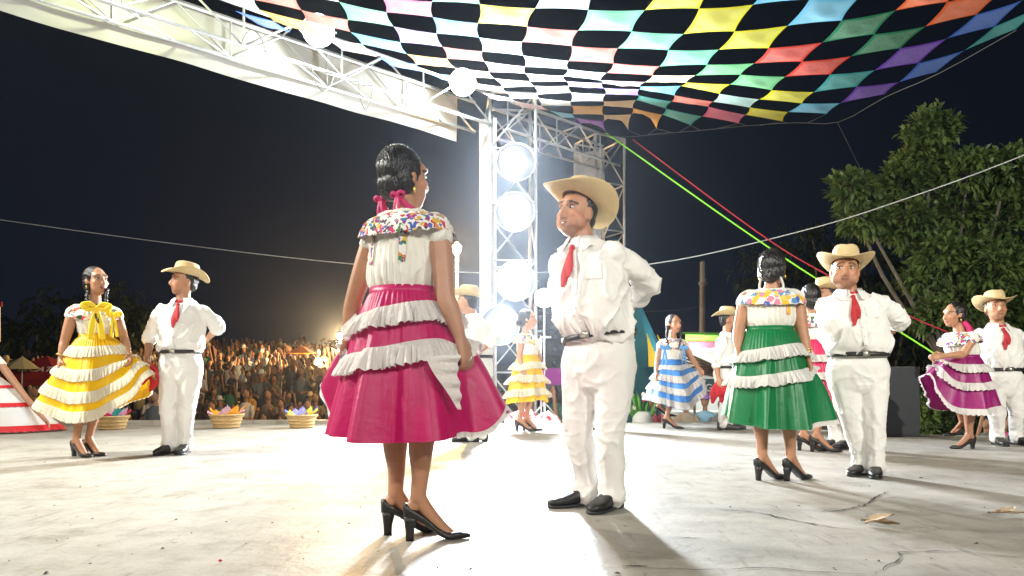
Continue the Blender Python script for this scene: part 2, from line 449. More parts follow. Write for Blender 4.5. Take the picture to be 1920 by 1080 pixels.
def cloth_strip(name, label, cat, P00, P10, z0, z1, nu, nv, amp, m, fold=9, seed=1, drop=None):
    """hanging cloth between two ground points from z1 down to z0, with soft folds"""
    P00, P10 = np.array(P00, float), np.array(P10, float); d = P10 - P00; nn = np.array([-d[1], d[0]]) / np.linalg.norm(d)
    V = []
    for i in range(nv):
        v = i / (nv - 1)
        for j in range(nu):
            u = j / (nu - 1); L = np.linalg.norm(d)
            q = P00 + d * u
            w = amp * (math.sin(u * L * fold + 1.7 * math.sin(v * 2 + u * 5)) * .6 + math.sin(u * L * fold * 2.3 + 3 * v) * .25 + float(vnoise([[u * L * 1.3, v * 2.0, seed]])[0]) * .9) * (.25 + .75 * v)
            zz = z1 + (z0 - z1) * v + (drop(u, v) if drop else 0)
            V.append((q[0] + nn[0] * w, q[1] + nn[1] * w, zz))
    o = obj(name, mk_mesh(name, V, grid_faces(nu, nv), m))
    return tag(o, label, cat)
b0, b1 = tr(-1.3) + TN * .26, tr(.944) + TN * .26
cloth_strip("banner", "long plain white cloth banner hung behind the lattice truss", "banner", b0[:2], b1[:2], 4.42, 5.16, 240, 12, .018, M_banner, 3.0,
            drop=lambda u, v: .006 * math.sin(u * 30) * v)
M_drape = mat("white_tower_drape", (.52, .53, .55), .8, .2, 3, .6, 3, trans=.3, bstretch=(3, 3, .25))
cloth_strip("tower_drape", "white cloth drape hanging down the left side of the flood light tower", "drape", (T1.x - .50, T1.y - .30), (T1.x - .22, T1.y - .37), -1, 4.75, 30, 50, .035, M_drape, 22, 3)
cloth_strip("tower_drape", "grey white cloth drape hanging down the farther lattice tower", "drape", (T2.x - .52, T2.y - .15), (T2.x - .02, T2.y - .47), -1, 5.0, 40, 40, .04, M_drape, 20, 5)

M_lampbody = mat("lamp_housing", (.55, .55, .55), .4, metal=.3)
def lensmat(name, color, strength):
    if name in MATS: return MATS[name]
    m = emis(name, color, strength); nt = m.node_tree; b = nt.nodes["Principled BSDF"]; b.inputs['Base Color'].default_value = (.10, .10, .11, 1)
    at = nt.nodes.new("ShaderNodeAttribute"); at.attribute_name = "heat"; mu = nt.nodes.new("ShaderNodeMath"); mu.operation = 'MULTIPLY'; mu.inputs[1].default_value = strength
    nt.links.new(at.outputs["Fac"], mu.inputs[0]); nt.links.new(mu.outputs[0], b.inputs["Emission Strength"]); return m
def lamp(name, label, loc, aim, rad, watts, color, glow, spread=150, size=1.0, group=None, bare=False):
    root = thing(name, label, "flood light", loc, group)
    d = (Vector(aim) - Vector(loc)).normalized(); q = d.to_track_quat('-Z', 'Y'); M = np.array(q.to_matrix())
    rings = []
    a = np.linspace(0, 2 * np.pi, 24, endpoint=False)
    for z, r in ((.20, .10), (.20, .35), (.14, .62), (.05, .95), (-.035, 1.05), (-.035, .985), (.0, .97)):
        rings.append(np.c_[np.cos(a) * r * rad, np.sin(a) * r * rad, np.full(24, z * size)] @ M.T)
    part("housing", ringmesh(rings, False), M_lampbody, root)
    rr_ = np.linspace(.97, .0, 9)[:-1]
    V = np.concatenate([np.c_[np.cos(a) * q * rad, np.sin(a) * q * rad, np.full(24, -.03 * (1 - q * q))] for q in rr_] + [np.array([[0, 0, -.03]])]) @ M.T
    F = [(i * 24 + j, i * 24 + (j + 1) % 24, (i + 1) * 24 + (j + 1) % 24, (i + 1) * 24 + j) for i in range(7) for j in range(24)] + [(7 * 24 + j, 7 * 24 + (j + 1) % 24, 192) for j in range(24)]
    me = mk_mesh("lens", V, F, lensmat(name + "_glow_%.2f%.2f%.2f" % color, color, glow))
    fall = np.r_[np.repeat(np.exp(-6.2 * rr_ ** 2), 24), 1.0]; set_col(me, np.repeat(fall[:, None], 3, 1), "heat"); obj("lens", me, root)
    y = [np.array(p) @ M.T for p in ((-1.12 * rad, 0, .05), (-1.12 * rad, 0, .22), (1.12 * rad, 0, .22), (1.12 * rad, 0, .05))]
    part("yoke", tube(y, [.014] * 4, 6, 1), M_steel, root)
    if bare: ld = bpy.data.lights.new(name, 'POINT'); ld.shadow_soft_size = .07
    else: ld = bpy.data.lights.new(name, 'AREA'); ld.shape = 'DISK'; ld.size = rad * 1.1; ld.spread = R(spread)
    ld.energy = watts; ld.color = color
    lo = bpy.data.objects.new("light", ld); COL.objects.link(lo); lo.parent = root; lo.location = d * (.17 if bare else .06); lo.rotation_euler = q.to_euler()
    return root
COOL = (.86, .93, 1.0)
ordn = ["highest", "second highest", "third highest", "lowest"]
for i, (px, py) in enumerate(((967, 305), (965, 398), (967, 527), (937, 610))):
    p = W(px, py, 10.72)
    lamp("tower_floodlight", "round white flood light glaring on the lattice tower, %s of its four" % ordn[i], p, (p.x * .3, 2.0, (4.6, 3.0, 1.0, .6)[i]), .30, 360, COOL, 60, 165, group="flood lights on the tower")
def tl(t, z=5.08, off=-.30):
    p = tr(t) + TN * off; p.z = z; return p
WARMW = (1.0, .97, .86)
lamp("truss_floodlight", "white flood light glaring on the long truss between the banner and the bandanas", tl(.4725), (-.3, 0, .8), .19, 95, (.97, 1, .92), 60, 160, bare=True)
lamp("truss_floodlight", "white flood light glaring at the end of the long truss nearest the tower", tl(.886), (0, 0, .9), .19, 115, (.92, 1, .95), 60, 160, bare=True)
lamp("truss_floodlight", "yellowish flood light on the long truss above the yellow skirted dancer", tl(.10, 5.2), (-1.0, 3.0, .3), .2, 75, (.93, 1, .55), 60, 160, bare=True)
lamp("truss_floodlight", "flood light on the far left run of the long truss", tl(-.55), (-1.2, 4.5, .6), .2, 300, WARMW, 60, 160)
lamp("truss_floodlight", "flood light on the outermost end of the long truss", tl(-1.05), (0, 4.5, .6), .2, 330, WARMW, 60, 160)
# added truss and lamps, unseen behind the camera, giving front fill light
froot = thing("added_front_truss", "added steel truss unseen behind the camera, carrying the fill lamps", "truss", (0, -4.2, 4.6))
for dy in (-.2, .2):
    for dz in (0, .45): part("chord", bar((-8, dy, dz), (8, dy, dz), .024, 8), M_steel, froot)
for i in range(26):
    x = -8 + 16 * i / 26
    part("brace", bar((x, -.2, .45 * (i % 2)), (x + 16 / 26, -.2, .45 * (1 - i % 2)), .013), M_steel, froot)
    part("brace", bar((x, .2, .45 * (i % 2)), (x + 16 / 26, .2, .45 * (1 - i % 2)), .013), M_steel, froot)
for sx in (-8, 8):
    for dy in (-.2, .2): part("leg", bar((sx, dy, -4.6), (sx, dy, .45), .03, 8), M_steel, froot)
for x, lab in ((-5.5, "added fill lamp on the left of the unseen front truss"), (-1.8, "added fill lamp left of centre on the unseen front truss"), (2.2, "added fill lamp right of centre on the unseen front truss"), (5.8, "added fill lamp on the right of the unseen front truss")):
    lamp("front_fill_lamp", lab, (x, -3.9, 4.45), ((x * .55, 6.0, .9) if x < 5 else (7.0, 12.0, 3.0)), .2, 52 if x < 5 else 400, WARMW, 60, 120)  # rightmost fill lamp is turned on the tree to brighten it

# cables looped under the truss
def cable(name, label, pts, r, m, group=None, seg=6, sub=6):
    o = part(name, tube([tuple(p) for p in pts], [r] * len(pts), seg, sub), m, None)
    return tag(o, label, "cable" if "cable" in name else "rope", group)
M_cable = mat("grey_cable", (.16, .16, .15), .6)
def loop(t, w, h, lab):
    c = tr(t) - TN * .235; P = []
    for k in range(9):
        u = k / 8; P.append(c + TDn * (w * (u - .5)) + Vector((0, 0, ZB - .01 - h * math.sin(math.pi * u) ** .7)))
    cable("lamp_cable", lab, P, .008, M_cable)
loop(.49, .32, .26, "thin power cable looping below the truss under the brighter flood light")
loop(.60, .22, .34, "grey power cable hanging in a narrow loop from the truss")
loop(.33, .30, -.22, "dark cable looped inside the long truss")

# ================================================================ bandana canopy
CN = {}
def CNf(c, r0, pts):
    for k, p in enumerate(pts): CN[(c, r0 + k)] = np.array(p)
CNf(-2,4,[(-2.15,5.14,3.48),(-2.24,5.60,3.64),(-2.23,6.10,3.78)])
CNf(-1,3,[(-1.90,5.11,3.46),(-2.02,5.55,3.62),(-2.07,6.02,3.77),(-2.07,6.50,3.91)])
CNf(0,2,[(-1.57,5.02,3.44),(-1.67,5.50,3.59),(-1.78,5.96,3.74),(-1.76,6.47,3.85),(-1.70,6.96,3.96)])
CNf(1,1,[(-1.27,4.92,3.44),(-1.34,5.38,3.59),(-1.39,5.88,3.71),(-1.48,6.35,3.84),(-1.48,6.83,3.96),(-1.42,7.32,4.06),(-1.37,7.79,4.18)])
CNf(2,1,[(-0.99,5.27,3.57),(-1.04,5.74,3.70),(-1.06,6.21,3.82),(-1.08,6.71,3.92),(-1.09,7.19,4.03),(-1.06,7.67,4.14),(-1.01,8.13,4.25),(-0.86,8.58,4.36)])
CNf(3,1,[(-0.64,5.56,3.69),(-0.69,6.03,3.81),(-0.71,6.52,3.91),(-0.70,6.99,4.01),(-0.70,7.47,4.11),(-0.65,7.94,4.22),(-0.61,8.41,4.33),(-0.55,8.87,4.45),(-0.48,9.34,4.57),(-0.41,9.79,4.69),(-0.31,10.25,4.80),(-0.16,10.69,4.92)])
CNf(4,1,[(-0.27,5.80,3.80),(-0.31,6.29,3.89),(-0.32,6.76,3.99),(-0.31,7.24,4.08),(-0.31,7.71,4.19),(-0.27,8.20,4.29),(-0.22,8.66,4.41),(-0.12,9.16,4.51),(-0.08,9.62,4.63),(-0.02,10.09,4.74),(0.04,10.53,4.87),(0.15,11.01,4.96),(0.28,11.46,5.06)])
CNf(5,1,[(0.20,5.98,3.86),(0.14,6.47,3.95),(0.10,6.95,4.04),(0.12,7.44,4.13),(0.15,7.93,4.23),(0.16,8.38,4.35),(0.23,8.87,4.46),(0.30,9.32,4.59),(0.36,9.83,4.69),(0.40,10.28,4.81),(0.45,10.78,4.90),(0.60,11.21,4.99),(0.84,11.66,5.04)])
CNf(6,1,[(0.67,6.10,3.91),(0.63,6.60,3.98),(0.61,7.08,4.06),(0.62,7.59,4.14),(0.65,8.04,4.25),(0.63,8.52,4.38),(0.70,8.98,4.51),(0.77,9.44,4.64),(0.85,9.92,4.75),(0.89,10.44,4.83),(0.94,10.89,4.94),(1.00,11.41,5.01),(1.08,11.84,5.11),(1.19,12.35,5.15)])
CNf(7,1,[(1.18,6.16,3.94),(1.15,6.66,4.00),(1.09,7.15,4.07),(1.12,7.65,4.14),(1.11,8.14,4.25),(1.10,8.62,4.37),(1.18,9.06,4.52),(1.26,9.53,4.65),(1.35,10.00,4.76),(1.38,10.49,4.85),(1.44,10.94,4.96),(1.51,11.45,5.01),(1.57,11.90,5.07),(1.69,12.41,5.05)])
CNf(8,1,[(1.67,6.19,3.97),(1.66,6.71,4.00),(1.62,7.19,4.07),(1.64,7.70,4.13),(1.66,8.18,4.24),(1.66,8.65,4.36),(1.68,9.12,4.50),(1.75,9.54,4.64),(1.83,10.02,4.75),(1.87,10.46,4.86),(1.91,10.96,4.93),(1.96,11.40,5.00),(2.01,11.99,4.95)])
CNf(9,1,[(2.15,6.18,4.00),(2.15,6.70,4.02),(2.14,7.18,4.07),(2.16,7.68,4.14),(2.16,8.16,4.23),(2.17,8.64,4.35),(2.21,9.07,4.49),(2.25,9.60,4.58),(2.32,10.09,4.69),(2.35,10.59,4.78),(2.39,11.04,4.86),(2.42,11.61,4.84)])
CNf(10,1,[(2.64,6.15,4.03),(2.65,6.67,4.06),(2.66,7.19,4.09),(2.68,7.67,4.15),(2.68,8.14,4.23),(2.71,8.62,4.32),(2.73,9.13,4.41),(2.79,9.62,4.50),(2.86,10.08,4.61),(2.91,10.61,4.67),(2.87,11.13,4.72)])
CNf(11,1,[(3.09,6.19,4.06),(3.16,6.65,4.10),(3.20,7.15,4.13),(3.20,7.65,4.16),(3.21,8.15,4.21),(3.24,8.65,4.26),(3.26,9.14,4.34),(3.30,9.62,4.42),(3.40,10.10,4.50),(3.47,10.60,4.56)])
CNf(12,1,[(3.57,6.14,4.12),(3.65,6.60,4.17),(3.71,7.10,4.19),(3.72,7.61,4.20),(3.72,8.11,4.22),(3.76,8.64,4.23),(3.81,9.12,4.28),(3.82,9.60,4.35),(3.94,10.09,4.40)])
CNf(13,1,[(4.02,6.12,4.20),(4.13,6.58,4.24),(4.21,7.06,4.25),(4.23,7.55,4.26),(4.22,8.07,4.25),(4.25,8.55,4.26),(4.30,9.09,4.27),(4.34,9.56,4.31)])
CNf(14,2,[(4.64,6.50,4.33),(4.69,7.00,4.34),(4.70,7.50,4.34),(4.70,8.02,4.31),(4.75,8.51,4.30),(4.81,8.95,4.33)])
CNf(15,3,[(5.12,6.96,4.46),(5.18,7.44,4.44),(5.18,7.94,4.42),(5.16,8.44,4.39)])
CNf(16,4,[(5.56,7.24,4.57),(5.62,7.73,4.56)])

# the canopy carries on over the stage toward the front
for c in range(-2, 17):
    ks = sorted(r for (cc, r) in CN if cc == c); r0 = ks[0]
    d = (CN[(c, r0)] - CN[(c, r0 + min(2, len(ks) - 1))]) / min(2, len(ks) - 1)
    p = CN[(c, r0)]
    for k in range(1, 7):
        d = d * np.array([1, 1, .8]) + np.array([0, 0, .012]); p = p + d; CN[(c, r0 - k)] = p
PAL = {'mint': (.20, .72, .45), 'pmint': (.55, .82, .74), 'pink': (.88, .18, .36), 'salmon': (.88, .20, .14), 'lav': (.48, .36, .78), 'white': (.80, .82, .80), 'orange': (.90, .48, .12),
       'porange': (.88, .68, .46), 'purple': (.20, .06, .55), 'yellow': (.80, .74, .015), 'blue': (.06, .19, .72), 'lblue': (.16, .55, .78), 'teal': (.05, .45, .44), 'green': (.16, .62, .24), 'red': (.85, .06, .03), 'dgreen': (.015, .22, .09),
       'pyel': (.86, .82, .55), 'ppink': (.86, .62, .60), 'dorange': (.92, .15, .02)}  # pale tints: lamp overexposure of the central squares painted into the cloth colour
CELLS = {6: {-1: 'pink', 1: 'mint', 3: 'salmon', 5: 'pmint', 7: 'lav', 9: 'white', 11: 'orange', 13: 'purple'}, 7: {0: 'yellow', 2: 'mint', 4: 'salmon', 6: 'ppink', 8: 'lav', 10: 'porange', 12: 'porange'},
         8: {1: 'yellow', 3: 'mint', 5: 'pyel', 7: 'lblue', 9: 'teal', 11: 'orange'}, 9: {0: 'lblue', 2: 'yellow', 4: 'green', 6: 'yellow', 8: 'salmon', 10: 'teal'},
         10: {1: 'lblue', 3: 'red', 5: 'green', 7: 'pmint', 9: 'pink'}, 11: {2: 'dgreen', 4: 'red', 6: 'yellow', 8: 'yellow'}, 12: {1: 'dorange', 3: 'dgreen', 5: 'teal', 7: 'lblue'},
         13: {2: 'dorange', 4: 'purple', 6: 'purple'}, 14: {3: 'blue', 5: 'blue'}, 15: {4: 'teal'}, 5: {0: 'pmint', 2: 'salmon', 4: 'pmint', 6: 'white', 8: 'white', 10: 'white', 12: 'lblue'},
         4: {1: 'yellow', 3: 'pmint', 5: 'ppink', 7: 'pyel', 9: 'white', 11: 'ppink'}, 3: {0: 'mint', 2: 'lblue', 4: 'salmon', 6: 'porange', 8: 'white', 10: 'white'}, 2: {1: 'pink', 3: 'lav', 5: 'orange', 7: 'lblue'},
         1: {2: 'mint', 4: 'lblue', 6: 'blue'}, 0: {3: 'salmon', 5: 'ppink'}, -1: {4: 'orange'}, -2: {5: 'blue'}}
def bandana(cn):
    key = "bandana_" + cn
    if key in MATS: return MATS[key]
    c = PAL[cn]; m = mat(key, c, .8, trans=.5); nt = m.node_tree; L = nt.links
    b = nt.nodes["Principled BSDF"]; t = nt.nodes["Translucent BSDF"]
    uv = nt.nodes.new("ShaderNodeUVMap"); sp = nt.nodes.new("ShaderNodeSeparateXYZ"); L.new(uv.outputs[0], sp.inputs[0])
    def mth(op, a, bb=None):
        x = nt.nodes.new("ShaderNodeMath"); x.operation = op
        for i, s in enumerate((a, bb)):
            if s is None: continue
            if isinstance(s, (int, float)): x.inputs[i].default_value = s
            else: L.new(s, x.inputs[i])
        return x.outputs[0]
    du = mth('ABSOLUTE', mth('SUBTRACT', sp.outputs[0], .5)); dv = mth('ABSOLUTE', mth('SUBTRACT', sp.outputs[1], .5)); mxd = mth('MAXIMUM', du, dv)
    inside = mth('LESS_THAN', mxd, .40)
    v = nt.nodes.new("ShaderNodeTexVoronoi"); v.inputs["Scale"].default_value = 17; v.inputs["Randomness"].default_value = .75; L.new(uv.outputs[0], v.inputs["Vector"])
    dots = mth('MULTIPLY', mth('GREATER_THAN', v.outputs["Distance"], .36), inside)
    ring = mth('MULTIPLY', mth('GREATER_THAN', mxd, .40), mth('LESS_THAN', mxd, .425))
    w = nt.nodes.new("ShaderNodeTexWave"); w.wave_type = 'RINGS'; w.inputs["Scale"].default_value = 7; w.inputs["Distortion"].default_value = 9; w.inputs["Detail"].default_value = 3; L.new(uv.outputs[0], w.inputs["Vector"])
    pais = mth('MULTIPLY', mth('GREATER_THAN', w.outputs["Fac"], .72), inside)
    pat = mth('MULTIPLY', mth('MAXIMUM', mth('MAXIMUM', dots, ring), pais), .17)
    mx = nt.nodes.new("ShaderNodeMix"); mx.data_type = 'RGBA'; mx.inputs["A"].default_value = (*c, 1)
    mx.inputs["B"].default_value = (.75, .76, .70, 1) if min(c) < .3 else (c[0] * .45, c[1] * .45, c[2] * .42, 1)
    L.new(pat, mx.inputs["Factor"]); L.new(mx.outputs["Result"], b.inputs["Base Color"]); L.new(mx.outputs["Result"], t.inputs["Color"])
    return m
canopy = thing("bandana_canopy", "overhead canopy of many coloured bandana squares knotted corner to corner", "canopy", (0, 0, 0))
names = list(PAL); NB = 9
for (c, r) in sorted(CN):
    if (c + r) % 2 == 0: continue
    q = [(c, r), (c + 1, r), (c + 1, r + 1), (c, r + 1)]
    if not all(k in CN for k in q): continue
    cn = CELLS.get(c, {}).get(r)
    if cn is None: cn = names[(c * 7 + r * 5) % len(names)]
    A, B, C, D = (CN[k] for k in q)
    flap = (c, r) in ((6, 13), (7, 12), (8, 11))
    V, UV = [], []
    ph = random.random() * 6
    for i in range(NB):
        v = i / (NB - 1)
        for j in range(NB):
            u = j / (NB - 1)
            uu = u + .035 * math.sin(math.pi * v) * (.5 - u) * 2 * 1.0; vv = v + .035 * math.sin(math.pi * u) * (.5 - v) * 2
            p = (A * (1 - uu) + B * uu) * (1 - vv) + (D * (1 - uu) + C * uu) * vv
            sag = -.028 * math.sin(math.pi * u) * math.sin(math.pi * v)
            wr = .010 * math.sin((u - v) * 9 + ph) * math.exp(-((u + v - 1) / .45) ** 2) * math.sin(math.pi * u) ** .5 * math.sin(math.pi * v) ** .5
            if flap: sag += .16 * math.sin(math.pi * u) * v ** 2
            V.append((p[0], p[1], p[2] + sag + wr)); UV.append((u, v))
    me = mk_mesh("bandana", V, grid_faces(NB, NB), bandana(cn)); l = me.uv_layers.new(name="UVMap")
    idx = np.empty(len(me.loops), int); me.loops.foreach_get("vertex_index", idx)
    l.data.foreach_set("uv", np.array(UV)[idx].ravel())
    obj("bandana", me, canopy)
M_rope = mat("grey_cord", (.07, .07, .07), .8)
rim = [W(1105, 246, 12.2), W(1170, 257, 12.3), W(1240, 250, 12.0), W(1300, 246, 11.6), W(1400, 236, 11.1), W(1490, 230, 10.6), W(1572, 229, 10.1), W(1660, 182, 9.3), W(1760, 138, 8.5), W(1905, 57, 7.75)]
part("edge_cord", tube(rim, [.005] * len(rim), 5, 3), M_rope, canopy)
for a, b in (((8, 13), (1200, 254)), ((9, 12), (1215, 252)), ((9, 12), (1262, 249)), ((10, 11), (1275, 247)), ((10, 11), (1312, 244)), ((11, 10), (1345, 241)), ((11, 10), (1400, 236)), ((12, 9), (1425, 235)), ((12, 9), (1478, 231)), ((13, 8), (1515, 230))):
    P = CN[a]; part("tie_cord", bar(tuple(P), tuple(W(b[0], b[1], P[1] + .1)), .005, 5), M_rope, canopy)
part("edge_cord", tube([W(1570, 229, 10.1), W(1600, 290, 10.6), W(1640, 372, 11.4)], [.004] * 3, 5, 3), M_rope, canopy)
M_grope = mat("lime_green_cord", (.30, .85, .05), .6); M_rrope = mat("red_cord", (.42, .02, .04), .7)
cable("guy_rope", "bright lime green cord running taut from the canopy corner down toward the hedge", [W(1137, 250, 12.35), W(1440, 463, 10.9), W(1755, 665, 9.6), W(1905, 762, 9.0)], .013, M_grope)
cable("guy_rope", "dark red cord running taut beside the lime green one", [W(1187, 262, 12.35), W(1420, 435, 11.2), W(1545, 512, 10.6), W(1700, 590, 10.1), W(1790, 628, 9.9)], .011, M_rrope)
M_bulb = mat("pale_cable", (.55, .56, .56), .5)
cable("overhead_cable", "pale overhead cable sagging across the night sky behind the tower", [W(-260, 372, 13), W(0, 412, 13), W(320, 456, 13), W(640, 493, 13), W(930, 512, 12.8), W(1220, 495, 12), W(1500, 434, 11), W(1700, 372, 10.5), W(1912, 294, 10), W(2150, 190, 9.6)], .009, M_bulb)
# ================================================================ trees and shrubs
def leaves(centers, dirs, per, length, width, droop, rng, spread=1.0):
    """leaf rosettes at centers; every leaf a bent four-point blade"""
    n = len(centers); k = n * per
    C = np.repeat(centers, per, 0); D = np.repeat(dirs, per, 0)
    rnd = rng.normal(0, 1, (k, 3)); d = D + rnd * .75 * spread; d /= np.linalg.norm(d, axis=1)[:, None]
    L = length * (.6 + .7 * rng.random(k))[:, None]; Wd = width * (.7 + .6 * rng.random(k))[:, None]
    side = np.cross(d, np.array([0, 0, 1.0]) + rng.normal(0, .35, (k, 3))); side /= np.linalg.norm(side, axis=1)[:, None] + 1e-9
    g = np.array([0, 0, -1.0])
    p0 = C + rng.normal(0, 1, (k, 3)) * length * .10
    p1 = p0 + d * L * .5 + g * L * droop * .12; p2 = p0 + d * L * .85 + g * L * droop * .62
    V = np.stack([p0, p1 - side * Wd * .5, p1 + side * Wd * .5, p2], 1).reshape(-1, 3)
    F = []
    idx = np.arange(k)[:, None] * 4
    F = np.r_[idx + np.array([[0, 1, 2]]), idx + np.array([[1, 3, 2]])]
    return V, F
def np_mesh(name, V, F, m, smooth=False):
    me = bpy.data.meshes.new(name); me.vertices.add(len(V)); me.vertices.foreach_set("co", np.ascontiguousarray(V, dtype=np.float32).ravel())
    F = np.asarray(F); k = F.shape[1]; me.loops.add(F.size); me.loops.foreach_set("vertex_index", F.ravel().astype(np.int32))
    me.polygons.add(len(F)); me.polygons.foreach_set("loop_start", (np.arange(len(F)) * k).astype(np.int32))
    me.update(calc_edges=True); me.validate(); me.materials.append(m)
    return me
def leafmat(name, c1, c2):
    m = mat(name, c1, .45, .5, 2.2, trans=.3, color2=c2); return m
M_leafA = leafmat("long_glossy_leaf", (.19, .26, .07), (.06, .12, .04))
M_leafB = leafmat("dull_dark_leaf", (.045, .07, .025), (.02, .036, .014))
M_bark = mat("pale_bark", (.15, .13, .10), .9, .4, 8, .6, 25)
def blob_points(c, rad, n, rng, sq=.8):
    d = rng.normal(0, 1, (n, 3)); d /= np.linalg.norm(d, axis=1)[:, None]
    r = rad * (.45 + .6 * rng.random(n))[:, None]
    r *= 1 + .25 * vnoise(d * 2.2 + c, 1.0)[:, None]
    return c + d * r * np.array([1, 1, sq]), d + np.array([0, 0, .25])
def tree(name, label, base, blobs, leaf, m, per=8, trunk_r=.16, group=None, droop=1.0, seed=3, limb_r=.05, cat="tree", trunk=True, spread=1.0):
    rng = np.random.default_rng(seed); base = np.array(base, float)
    root = thing(name, label, cat, tuple(base), group)
    Cs, Ds, limbs = [], [], []
    for c, r, n in blobs:
        c = np.array(tuple(c)) - base; p, d = blob_points(c, r, n, rng); Cs.append(p); Ds.append(d); limbs.append((c, r))
    V, F = leaves(np.concatenate(Cs), np.concatenate(Ds), per, leaf[0], leaf[1], droop, rng, spread)
    cr = obj("crown", np_mesh("crown", V, F, m), root); cr["kind"] = "stuff"
    if trunk:
        cm = np.mean([c for c, r in limbs], 0); zf = min(c[2] - r * .5 for c, r in limbs); fork = np.array([cm[0] * .35, cm[1] * .35, max(.6, zf * .8 + .2)])
        tk = part("trunk", tube([(0, 0, -.1), tuple(fork * .5 + rng.normal(0, .05, 3) * [1, 1, 0]), tuple(fork)], [trunk_r, trunk_r * .8, trunk_r * .65], 10, 4), M_bark, root)
        for c, r in limbs:
            mid = fork * .55 + c * .45 + rng.normal(0, .12, 3) - [0, 0, .15]
            part("limb", tube([tuple(fork), tuple(mid), tuple(c), tuple(c + (c - mid) * .1 + [0, 0, r * .15])], [limb_r * 1.3, limb_r, limb_r * .55, limb_r * .2], 7, 4), M_bark, root)
    return root
TY = 12.6
bl = []
for px, py, rp, n, dy in ((1745, 245, 52, 60, 0), (1722, 300, 46, 35, .2), (1592, 352, 42, 40, -.4), (1618, 405, 52, 50, -.2), (1690, 345, 58, 55, .3), (1700, 420, 62, 60, .2), (1815, 318, 62, 60, 0), (1890, 318, 62, 60, -.3), (1790, 400, 66, 60, .4),
                          (1890, 420, 80, 75, .1), (1960, 360, 80, 60, 0), (1765, 475, 60, 60, -.2), (1850, 500, 76, 75, -.3), (1935, 500, 80, 60, .2), (1725, 520, 42, 35, 0), (1790, 565, 62, 60, -.1), (1880, 585, 66, 60, .3), (1960, 600, 80, 50, 0),
                          (1750, 590, 44, 36, 0), (1830, 640, 55, 40, .4)):
    bl.append((W(px, py, TY + dy), rp / FPX * TY * .84, int(n * 2.6)))
tree("broadleaf_tree", "tall broadleaf tree with long drooping leaves lit beside the stage", (8.05, 13.0, -1), bl, (.21, .066), M_leafA, 9, .2, seed=5, limb_r=.035, droop=.3)
bl = []
for px, py, rp, n in ((1440, 505, 60, 80), (1530, 470, 75, 110), (1620, 500, 90, 130), (1700, 560, 95, 140), (1560, 580, 85, 110), (1660, 640, 90, 120), (1760, 680, 80, 110), (1860, 690, 90, 110), (1950, 690, 90, 80), (1700, 720, 60, 70)):
    bl.append((W(px, py, 17.5), rp / FPX * 17.5, n))
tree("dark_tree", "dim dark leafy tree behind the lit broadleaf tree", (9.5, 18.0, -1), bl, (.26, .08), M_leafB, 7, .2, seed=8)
bl = []
for px, py, rp, n in ((120, 610, 85, 110), (200, 580, 70, 90), (60, 640, 70, 80), (240, 625, 55, 70), (160, 660, 80, 90), (-40, 640, 90, 80), (265, 600, 30, 40)):
    bl.append((W(px, py, 30), rp / FPX * 30, n))
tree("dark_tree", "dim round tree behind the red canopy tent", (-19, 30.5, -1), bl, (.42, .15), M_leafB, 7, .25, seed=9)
rng = np.random.default_rng(4)
for i, (px, py, rp, n, Yd) in enumerate(((1745, 770, 42, 90, 9.9), (1715, 755, 30, 60, 10.2), (1800, 785, 36, 80, 9.6), (1880, 770, 40, 80, 9.7))):
    c = W(px, py, Yd); base = (c.x, c.y, -1)
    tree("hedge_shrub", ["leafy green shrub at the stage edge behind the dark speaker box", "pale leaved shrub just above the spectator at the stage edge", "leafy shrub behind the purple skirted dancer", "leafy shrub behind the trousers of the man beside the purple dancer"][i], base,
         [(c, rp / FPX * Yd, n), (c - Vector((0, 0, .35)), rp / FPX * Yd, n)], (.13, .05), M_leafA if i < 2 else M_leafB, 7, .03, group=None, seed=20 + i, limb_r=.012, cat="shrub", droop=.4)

# ================================================================ fairground beyond the stage
M_conc2 = mat("grey_pole", (.42, .41, .38), .8, .2, 6)
pl = thing("utility_pole", "thin grey utility pole standing behind the market stalls", "pole", (W(1317, 600, 28).x, 28, -1))
part("shaft", tube([(0, 0, 0), (0, 0, 6.3)], [.14, .10], 10, 1), M_conc2, pl)
part("insulator", bar((0, 0, 5.35), (.05, 0, 5.62), .13, 8), M_conc2, pl)
part("crossarm", box((0, -.1, 5.45), (.36, .08, .1)), M_conc2, pl)
